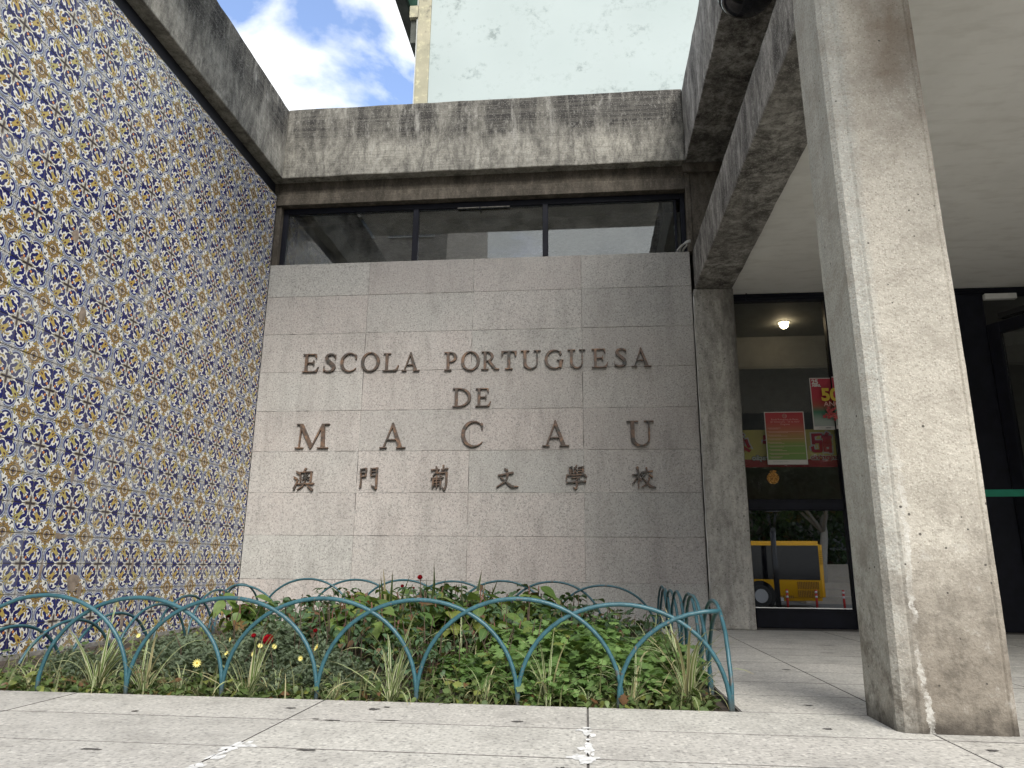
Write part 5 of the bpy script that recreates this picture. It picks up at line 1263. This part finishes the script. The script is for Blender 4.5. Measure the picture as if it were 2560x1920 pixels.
    box('print_area', (4.444, Y+.0165, 1.50), (4.597, Y+.0178, 1.884), gm, p); box('print_area', (4.5975, Y-.016, 1.50), (4.728, Y-.0148, 1.884), gm, p)
    text_mesh('25', .050, wh, (4.452, yt, 1.842), p, bold=.0025); text_mesh('ABRIL', .026, wh, (4.453, yt, 1.820), p, bold=.0016)
    text_mesh('50', .135, yl, (4.505, yt-.034, 1.700), p, bold=.006); text_mesh('ANOS', .056, pink, (4.517, yt-.033, 1.652), p, xs=1.05)
    r2 = random.Random(6); bm = bmesh.new()
    for _ in range(46):
        a, q = r2.uniform(0, 6.28), r2.random()**.6*.062; x, z, s = 4.575+q*math.cos(a)*1.15, 1.59+q*math.sin(a)*.85, r2.uniform(.010, .018)
        vs_ = [bm.verts.new((x+s*math.cos(t)*r2.uniform(.6, 1), yt-.035-.0001*_, z+s*.7*math.sin(t)*r2.uniform(.6, 1))) for t in np.linspace(0, 5.5, 7)]
        bm.faces.new(vs_)
    me = bpy.data.meshes.new('carnation'); bm.to_mesh(me); bm.free()
    bb = NB('carnation_print'); link('carnation', me, bb.done(bb.bsdf(bb.mix(bb.island(), (.30, .02, .03), (.50, .11, .10)), .6)), p)
    text_mesh('escola portuguesa de macau', .009, gy, (4.475, yt, 1.486), p)
    box('small_logo', (4.53, yt, 1.484), (4.565, yt+.001, 1.492), gy, p)
    # banner with mirrored writing, set just behind the glass
    b = thing('mirrored_banner', 'yellow and red banner with mirrored red Chinese characters and Portuguese words behind the glass', 'banner', (4.7, Y+.06, 1.2))
    yb = Y+.075
    ylw = flat('banner_yellow', (.72, .62, .20)); red = flat('banner_red', (.50, .02, .05)); gw = flat('banner_outline', (.72, .72, .76))
    box('upper_cloth', (3.90, yb, 1.252), (5.595, yb+.002, 1.487), ylw, b); box('lower_cloth', (3.90, yb-.001, 1.190), (5.595, yb+.002, 1.2515), flat('banner_dark_red', (.42, .03, .06)), b)
    def twin(s, size, x, z, al='CENTER', bo=.004, out=.011, col=red, oc=gw):
        text_mesh(s, size, oc, (x, yb-.0035, z), b, mirror=True, bold=bo+out, align=al, name='outline')
        text_mesh(s, size, col, (x, yb-.0060, z), b, mirror=True, bold=bo, align=al)
    for ch, x in (('必', 3.875), ('守', 4.135), ('記', 4.50), ('登', 4.72), ('報', 5.35), ('名', 5.52)):
        twin(ch, .165, x, 1.318, bo=.0065, out=.010)
    twin('obrigatório', .052, 4.53, 1.250, bo=.0012, out=.005); twin('Exploração', .056, 4.09, 1.246, bo=.0016, out=.004, col=gw, oc=gy)
    # gilt crest on the glass
    cr = thing('gilt_crest', 'small round gilt crest with a crown mounted on the dark glass', 'crest', (4.098, Y+.02, 1.06))
    rr = random.Random(8)
    bm = bmesh.new()
    for _ in range(90):
        a, q = rr.uniform(0, 6.28), math.sqrt(rr.random())*.042; bmesh.ops.create_icosphere(bm, subdivisions=1, radius=rr.uniform(.003, .007), matrix=Matrix.Translation((4.098+q*math.cos(a), Y+.015, 1.098+q*math.sin(a))))
    me = bpy.data.meshes.new('relief'); bm.to_mesh(me); bm.free(); link('relief', me, M['gold'], cr)
    bm = bmesh.new()
    for k in range(22): bmesh.ops.create_icosphere(bm, subdivisions=1, radius=.0045, matrix=Matrix.Translation((4.098+rr.uniform(-.026, .026), Y+.015, 1.15+rr.uniform(-.008, .006))))
    me = bpy.data.meshes.new('crown'); bm.to_mesh(me); bm.free(); link('crown', me, M['gold'], cr)
    o = lathe('disc', [(.045, 0), (.045, .004)], M['gold'], (0, 0, 0), None, 24); o.parent = cr; o.matrix_local = Matrix.Translation((0, 0.0, .038)) @ Matrix.Rotation(math.pi/2, 4, 'X')
    # entrance hall
    h = thing('entrance_hall', 'dark entrance hall behind the glass screen', 'room', (6, 3, 0))
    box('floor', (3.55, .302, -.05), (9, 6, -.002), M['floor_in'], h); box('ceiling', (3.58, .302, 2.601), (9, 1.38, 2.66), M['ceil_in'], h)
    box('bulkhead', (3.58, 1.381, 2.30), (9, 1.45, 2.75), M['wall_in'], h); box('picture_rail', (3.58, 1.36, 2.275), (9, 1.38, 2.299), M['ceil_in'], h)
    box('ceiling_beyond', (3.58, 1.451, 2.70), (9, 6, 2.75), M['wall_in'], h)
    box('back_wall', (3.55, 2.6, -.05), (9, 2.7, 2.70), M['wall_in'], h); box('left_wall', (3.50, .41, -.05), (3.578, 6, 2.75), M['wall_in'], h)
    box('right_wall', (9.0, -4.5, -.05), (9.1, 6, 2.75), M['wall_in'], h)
    box('air_grille', (5.30, 1.345, 2.38), (5.62, 1.378, 2.56), M['wall_in'], h)
    boxes('grille_slats', [((5.31, 1.33, 2.395+k*.02), (5.61, 1.344, 2.405+k*.02)) for k in range(8)], M['pipe'], h)
    dl = thing('downlight', 'round warm ceiling spotlight glowing inside the entrance', 'lamp', (4.478, .95, 2.60))
    o = lathe('ring', [(.052, 0), (.052, -.006), (.036, -.010), (.034, -.004)], M['white'], (4.478, .95, 2.600), dl, 24)
    lathe('bulb', [(.038, -.003), (.039, -.02), (.034, -.04), (.022, -.054), (.008, -.06)], M['lamp'], (4.478, .95, 2.600), dl, 20)
    l = bpy.data.lights.new('downlight_beam', 'SPOT'); l.energy = 2.2; l.color = (1, .8, .55); l.spot_size = 1.9; l.spot_blend = .8; l.shadow_soft_size = .03
    lo = bpy.data.objects.new('downlight_beam', l); COL.objects.link(lo); lo.parent = dl; lo.location = (0, 0, -.03)
    # display shelves by the door
    s = thing('display_shelf', 'wooden shelf unit with books seen between the front column and the door post', 'shelf', (5.9, .95, 0))
    wood = plain('shelf_wood', (.33, .20, .08), .6, var=.3); brn = plain('brown_board', (.22, .07, .025), .6)
    box('board', (5.5, .90, .86), (6.06, 1.2, 1.02), brn, s); box('shelf', (5.5, .90, .625), (6.06, 1.2, .66), wood, s); box('shelf', (5.5, .90, .26), (6.06, 1.2, .285), wood, s); box('back', (5.5, 1.205, 0), (6.06, 1.22, 1.0), M['wall_in'], s)
    for n_, a, b_, c, lab in (('grey_book', (5.93, .93, .743), (5.965, 1.1, .83), (.20, .22, .21), 'small grey book standing on top of the white box'), ('white_box', (5.90, .92, .661), (6.03, 1.1, .72), (.55, .55, .58), 'white box lying on the upper shelf by the door'), ('patterned_box', (5.9, .92, .286), (6.03, 1.1, .345), (.06, .06, .10), 'dark patterned box on the lowest shelf')):
        tag(box(n_, a, b_, flat(n_, c), None, .002), lab, n_.split('_')[1])
    # queue post and belt
    q = thing('queue_post', 'black queue barrier post with round base behind the front column', 'barrier post', (4.74, -.02, 0))
    lathe('base', [(.165, .001), (.17, .012), (.16, .022), (.05, .034), (.03, .045)], M['black'], (4.74, -.02, 0), q, 40)
    tube('post', [(4.74, -.02, .03), (4.74, -.02, .95)], .025, M['black'], q, 16); lathe('head', [(.032, .93), (.034, .99), (.02, 1.01)], M['black'], (4.74, -.02, 0), q, 20)
    q2 = thing('queue_post', 'black queue barrier post outside the right edge holding the green belt', 'barrier post', (6.75, -.55, 0))
    lathe('base', [(.165, .001), (.17, .012), (.16, .022), (.05, .034), (.03, .045)], M['black'], (6.75, -.55, 0), q2, 40)
    tube('post', [(6.75, -.55, .03), (6.75, -.55, .95)], .025, M['black'], q2, 16); lathe('head', [(.032, .93), (.034, .99), (.02, 1.01)], M['black'], (6.75, -.55, 0), q2, 20)
    v = []; n = 24
    for k in range(n+1):
        t = k/n; x, y = 4.765+(6.72-4.765)*t, -.02+(-.55+.02)*t; z = .965-.03*math.sin(math.pi*t)
        v += [(x, y, z-.024), (x, y, z+.024), (x+.001, y+.0016, z-.024), (x+.001, y+.0016, z+.024)]
    f = [];
    for k in range(n): a = 4*k; f += [(a, a+4, a+5, a+1), (a+2, a+3, a+7, a+6), (a+1, a+5, a+7, a+3), (a, a+2, a+6, a+4)]
    tag(link('barrier_belt', mesh_py('barrier_belt', v, f), M['green_belt']), 'green barrier belt stretched in front of the dark doorway', 'belt')
build_entrance()

# ------------------------------------------------------------------ mint building behind
def build_mint():
    b = thing('mint_building', 'pale mint rendered building with mouldy wall rising behind the parapet', 'building', (2, 6, -1.24))
    box('wall', (-.17, 6.03, -1.24), (9.5, 14, 13.2), M['mint'], b)
    rough_box('corner_pilaster', (-.43, 6.0, -1.24), (-.172, 6.4, 13.2), M['pilaster'], b, step=.5, bev=.02, amp=.006)
    box('pilaster_edge', (-.462, 6.06, -1.24), (-.432, 6.3, 13.1), plain('white_edge', (.6, .62, .58), .8), b)
    box('side_wall', (-.40, 6.41, -1.24), (-.175, 14, 12.4), M['mint'], b)
    box('eave', (-1.19, 5.2, 12.0), (-.95, 15, 12.6), M['eave_and_shadow'], b); box('eave_lip', (-1.08, 5.25, 11.94), (-.955, 15, 11.998), M['eave_and_shadow'], b)
    box('eave_soffit', (-.949, 5.2, 12.12), (-.43, 15, 12.3), M['green_trim'], b); box('roof_band', (-.949, 5.2, 12.301), (9.6, 15, 12.9), M['eave_and_shadow'], b) if False else None
    box('corbel', (-.60, 6.02, 10.72), (-.435, 6.35, 10.98), M['pilaster'], b); box('corbel_shadow_block', (-.585, 6.10, 10.2), (-.45, 6.36, 10.715), M['eave_and_shadow'], b)  # dark block stands in for the shadow under the corbel
    box('base_trim', (3.1, 5.99, 6.4), (3.9, 6.028, 6.75), M['green_trim'], b)
build_mint()

# ------------------------------------------------------------------ the street behind the visitor (seen in the panes)
def build_street():
    fb = thing('reflection_backdrop', 'dark grey block added behind the trees to darken the reflections in the glass', 'building', (20, -50, -1.24))
    fg = plain('grey_render', (.11, .115, .12), .9, scale=1.5)
    box('wall', (-3.5, -60, -1.24), (60, -50, 14), fg, fb)  # dark block added so the panes reflect grey instead of bright sky
    boxes('window_bands', [((-3, -50.0, .5+3*k), (59, -49.95, 1.9+3*k)) for k in range(4)], flat('dark_window_band', (.03, .035, .04), .2), fb)
    b = thing('street_block', 'beige office block with rows of windows across the street, reflected in the ribbon window', 'building', (-12, -34, -1.24))
    beige = plain('beige_render', (.42, .38, .33), .85, scale=2)
    box('wall', (-30, -46, -1.24), (-4.7, -30.2, 34), beige, b)
    wm = flat('window_blue', (.10, .13, .17), .1); fm = flat('window_frame_white', (.6, .6, .58))
    bm = bmesh.new(); bm_box(bm, (-1.3, 0, -.9), (1.3, .12, .9)); wme = bm_done(bm, 'window'); wme.materials.append(fm)
    bm = bmesh.new()
    for k in range(3): bm_box(bm, (-1.22+k*.84, .121, -.82), (-1.22+k*.84+.76, .14, .82))
    pme = bm_done(bm, 'pane'); pme.materials.append(wm)
    for r in range(10):
        for c in range(7):
            w = instance(wme, 'window', b, Matrix.Translation((12-4.7-2.0-c*3.4-0.0, 34-30.2, 1.24+1.2+r*3.3+1.2))); instance(pme, 'pane', w, Matrix.Identity(4))
    boxes('cornice', [((-30, -30.19, 2.7+r*3.3), (-4.6, -29.8, 3.0+r*3.3)) for r in range(10)], beige, b)
    # bus
    YB = -29.0; Z0 = -1.24
    ylo = flat('bus_yellow', (.80, .42, .012), .35); blk = flat('bus_glass', (.006, .006, .008), .08); rub = flat('tyre_rubber', (.02, .02, .02), .8); rim = flat('wheel_rim', (.35, .35, .36), .4); gry = flat('bus_grey', (.5, .5, .5), .5)
    t = thing('yellow_bus', 'yellow city bus with black windows standing in the street, reflected in the low door pane', 'bus', (8, -30.2, Z0))
    bm = bmesh.new(); bm_box(bm, (2.3, YB-2.5, Z0+.28), (13.40, YB, Z0+2.92))
    me = bm_done(bm, 'body', .16, 3, True); link('body', me, ylo, t)
    box('side_windows', (2.6, YB+.001, Z0+1.20), (13.18, YB+.02, Z0+2.72), blk, t); 
    boxes('rear_grille', [((12.15+.075*k, YB+.001, Z0+.80), (12.19+.075*k, YB+.02, Z0+1.12)) for k in range(13)]+[((12.15+.075*k, YB+.001, Z0+.45), (12.19+.075*k, YB+.02, Z0+.75)) for k in range(13)]+[((11.4+.07*k, YB+.001, Z0+.40), (11.44+.07*k, YB+.02, Z0+.52)) for k in range(8)]+[((13.22, YB+.001, Z0+1.9+.08*k), (13.36, YB+.015, Z0+1.93+.08*k)) for k in range(8)], flat('grille', (.25, .12, .01)), t)
    box('skirt_panel', (10.95, YB+.001, Z0+.28), (11.5, YB+.012, Z0+.45), gry, t)
    for x in (10.5, 4.6):
        o = lathe('wheel_arch', [(.66, 0), (.66, .02)], blk, (0, 0, 0), None, 28); o.parent = t; o.matrix_local = Matrix.Translation((x-8, YB+.022+30.2, .48)) @ Matrix.Rotation(math.pi/2, 4, 'X')
        o = lathe('wheel', [(.48, 0), (.48, .24)], rub, (0, 0, 0), None, 28); o.parent = t; o.matrix_local = Matrix.Translation((x-8, YB+.08+30.2, .48)) @ Matrix.Rotation(math.pi/2, 4, 'X')
        o2 = lathe('rim', [(.30, 0), (.26, .05), (.1, .02)], rim, (0, 0, 0), None, 24); o2.parent = o; o2.matrix_local = Matrix.Translation((0, 0, -.055))
    # lamp post
    p = thing('street_lamp', 'dark street lamp post with lantern in front of the bus, seen reflected', 'street lamp', (11.0, -28.0, Z0))
    tube('pole', [(11.0, -28.0, Z0), (11.0, -28.0, Z0+3.3)], .12, M['black'], p, 12)
    bm = bmesh.new()
    for k in range(4):
        a = math.pi/4+k*math.pi/2; tube_bm(bm, [(11+.10*math.cos(a), -28+.10*math.sin(a), Z0+3.45), (11+.25*math.cos(a), -28+.25*math.sin(a), Z0+4.15)], .02, 5)
    bm_box(bm, (10.72, -28.28, Z0+4.15), (11.28, -27.72, Z0+4.2)); bm_box(bm, (10.9, -28.1, Z0+3.3), (11.1, -27.9, Z0+3.45))
    me = bpy.data.meshes.new('lantern'); bm.to_mesh(me); bm.free(); link('lantern', me, M['black'], p)
    wt, rd = flat('bollard_white', (.6, .6, .6)), flat('bollard_red', (.45, .03, .03))
    labs = ('red and white flexible bollard by the bus wheel', 'red and white flexible bollard in front of the bus grille', 'red and white flexible bollard behind the bus')
    for k, x in enumerate((11.45, 12.7, 13.85)):
        t = thing('traffic_bollard', labs[k]+', seen reflected', 'bollard', (x, -28.2, Z0), 'bollards along the street')
        tube('post', [(x, -28.2, Z0), (x, -28.2, Z0+.8)], .05, rd, t, 10)
        for z in (.45, .65): tube('band', [(x, -28.2, Z0+z), (x, -28.2, Z0+z+.09)], .053, wt, t, 10)
    st = thing('terraced_steps', 'grey stone terraced steps beyond the bus, seen reflected', 'steps', (17, -35, Z0))
    for k in range(6): box('step', (13.6+k*.15, -34-k*1.0, Z0), (26, -33.01-k*1.0, Z0+.35+.32*k), beige, st)
    trunk_m = plain('pale_bark', (.32, .30, .27), .9)
    for k, (x, y, h, R, lab) in enumerate(((15.2, -35.5, 8.0, 3.6, 'pale trunked street tree right of the bus'), (10.5, -39, 9, 4.2, 'dark leafy street tree behind the bus'), (19.5, -40, 9.5, 4.5, 'street tree farthest right behind the terraces'), (5.0, -38.5, 8.5, 4.0, 'street tree left behind the bus'), (12.8, -42, 7.5, 4.4, 'street tree with low crown in the gap behind the bus rear'), (17.0, -44, 7.5, 4.6, 'street tree with low crown behind the terraces'))):
        t = thing('street_tree', lab+', seen reflected', 'tree', (x, y, Z0), 'trees across the street')
        bm = bmesh.new(); tube_bm(bm, [(x, y, Z0), (x+.1, y, Z0+1.8), (x+.35, y, Z0+3.6), (x+.3, y, Z0+h*.7)], [.26, .22, .18, .08], 10)
        rr = random.Random(k)
        for _ in range(6):
            a = rr.uniform(0, 6.28); tube_bm(bm, [(x+.3, y, Z0+h*.45), (x+.3+1.3*math.cos(a), y+1.3*math.sin(a), Z0+h*.62), (x+.3+2.4*math.cos(a), y+2.4*math.sin(a), Z0+h*.72)], [.11, .07, .03], 6)
        me = bpy.data.meshes.new('trunk'); bm.to_mesh(me); bm.free(); link('trunk', me, trunk_m, t)
        s = Soup(); g = leaf_ovate(2, .2, .2, .4)
        for _ in range(2600):
            d = Vector((rr.gauss(0, 1), rr.gauss(0, 1), rr.gauss(0, 1))).normalized(); q = rr.uniform(.55, 1.0)*(0.8+.25*mnoise.noise(d*2+Vector((k, 0, 0))))
            c = Vector((x+.3+d.x*R*q, y+d.y*R*q, Z0+h*(.78 if k < 4 else .5)+d.z*R*(.62 if k < 4 else .95)*q)); s.add(g, aim(c, Vector((rr.gauss(0, 1), rr.gauss(0, 1), rr.gauss(0, 1))), sc=rr.uniform(.3, .55)))
        link('crown', s.mesh('crown', M['rose_leaf']), None, t)
build_street()
bpy.context.view_layer.update()
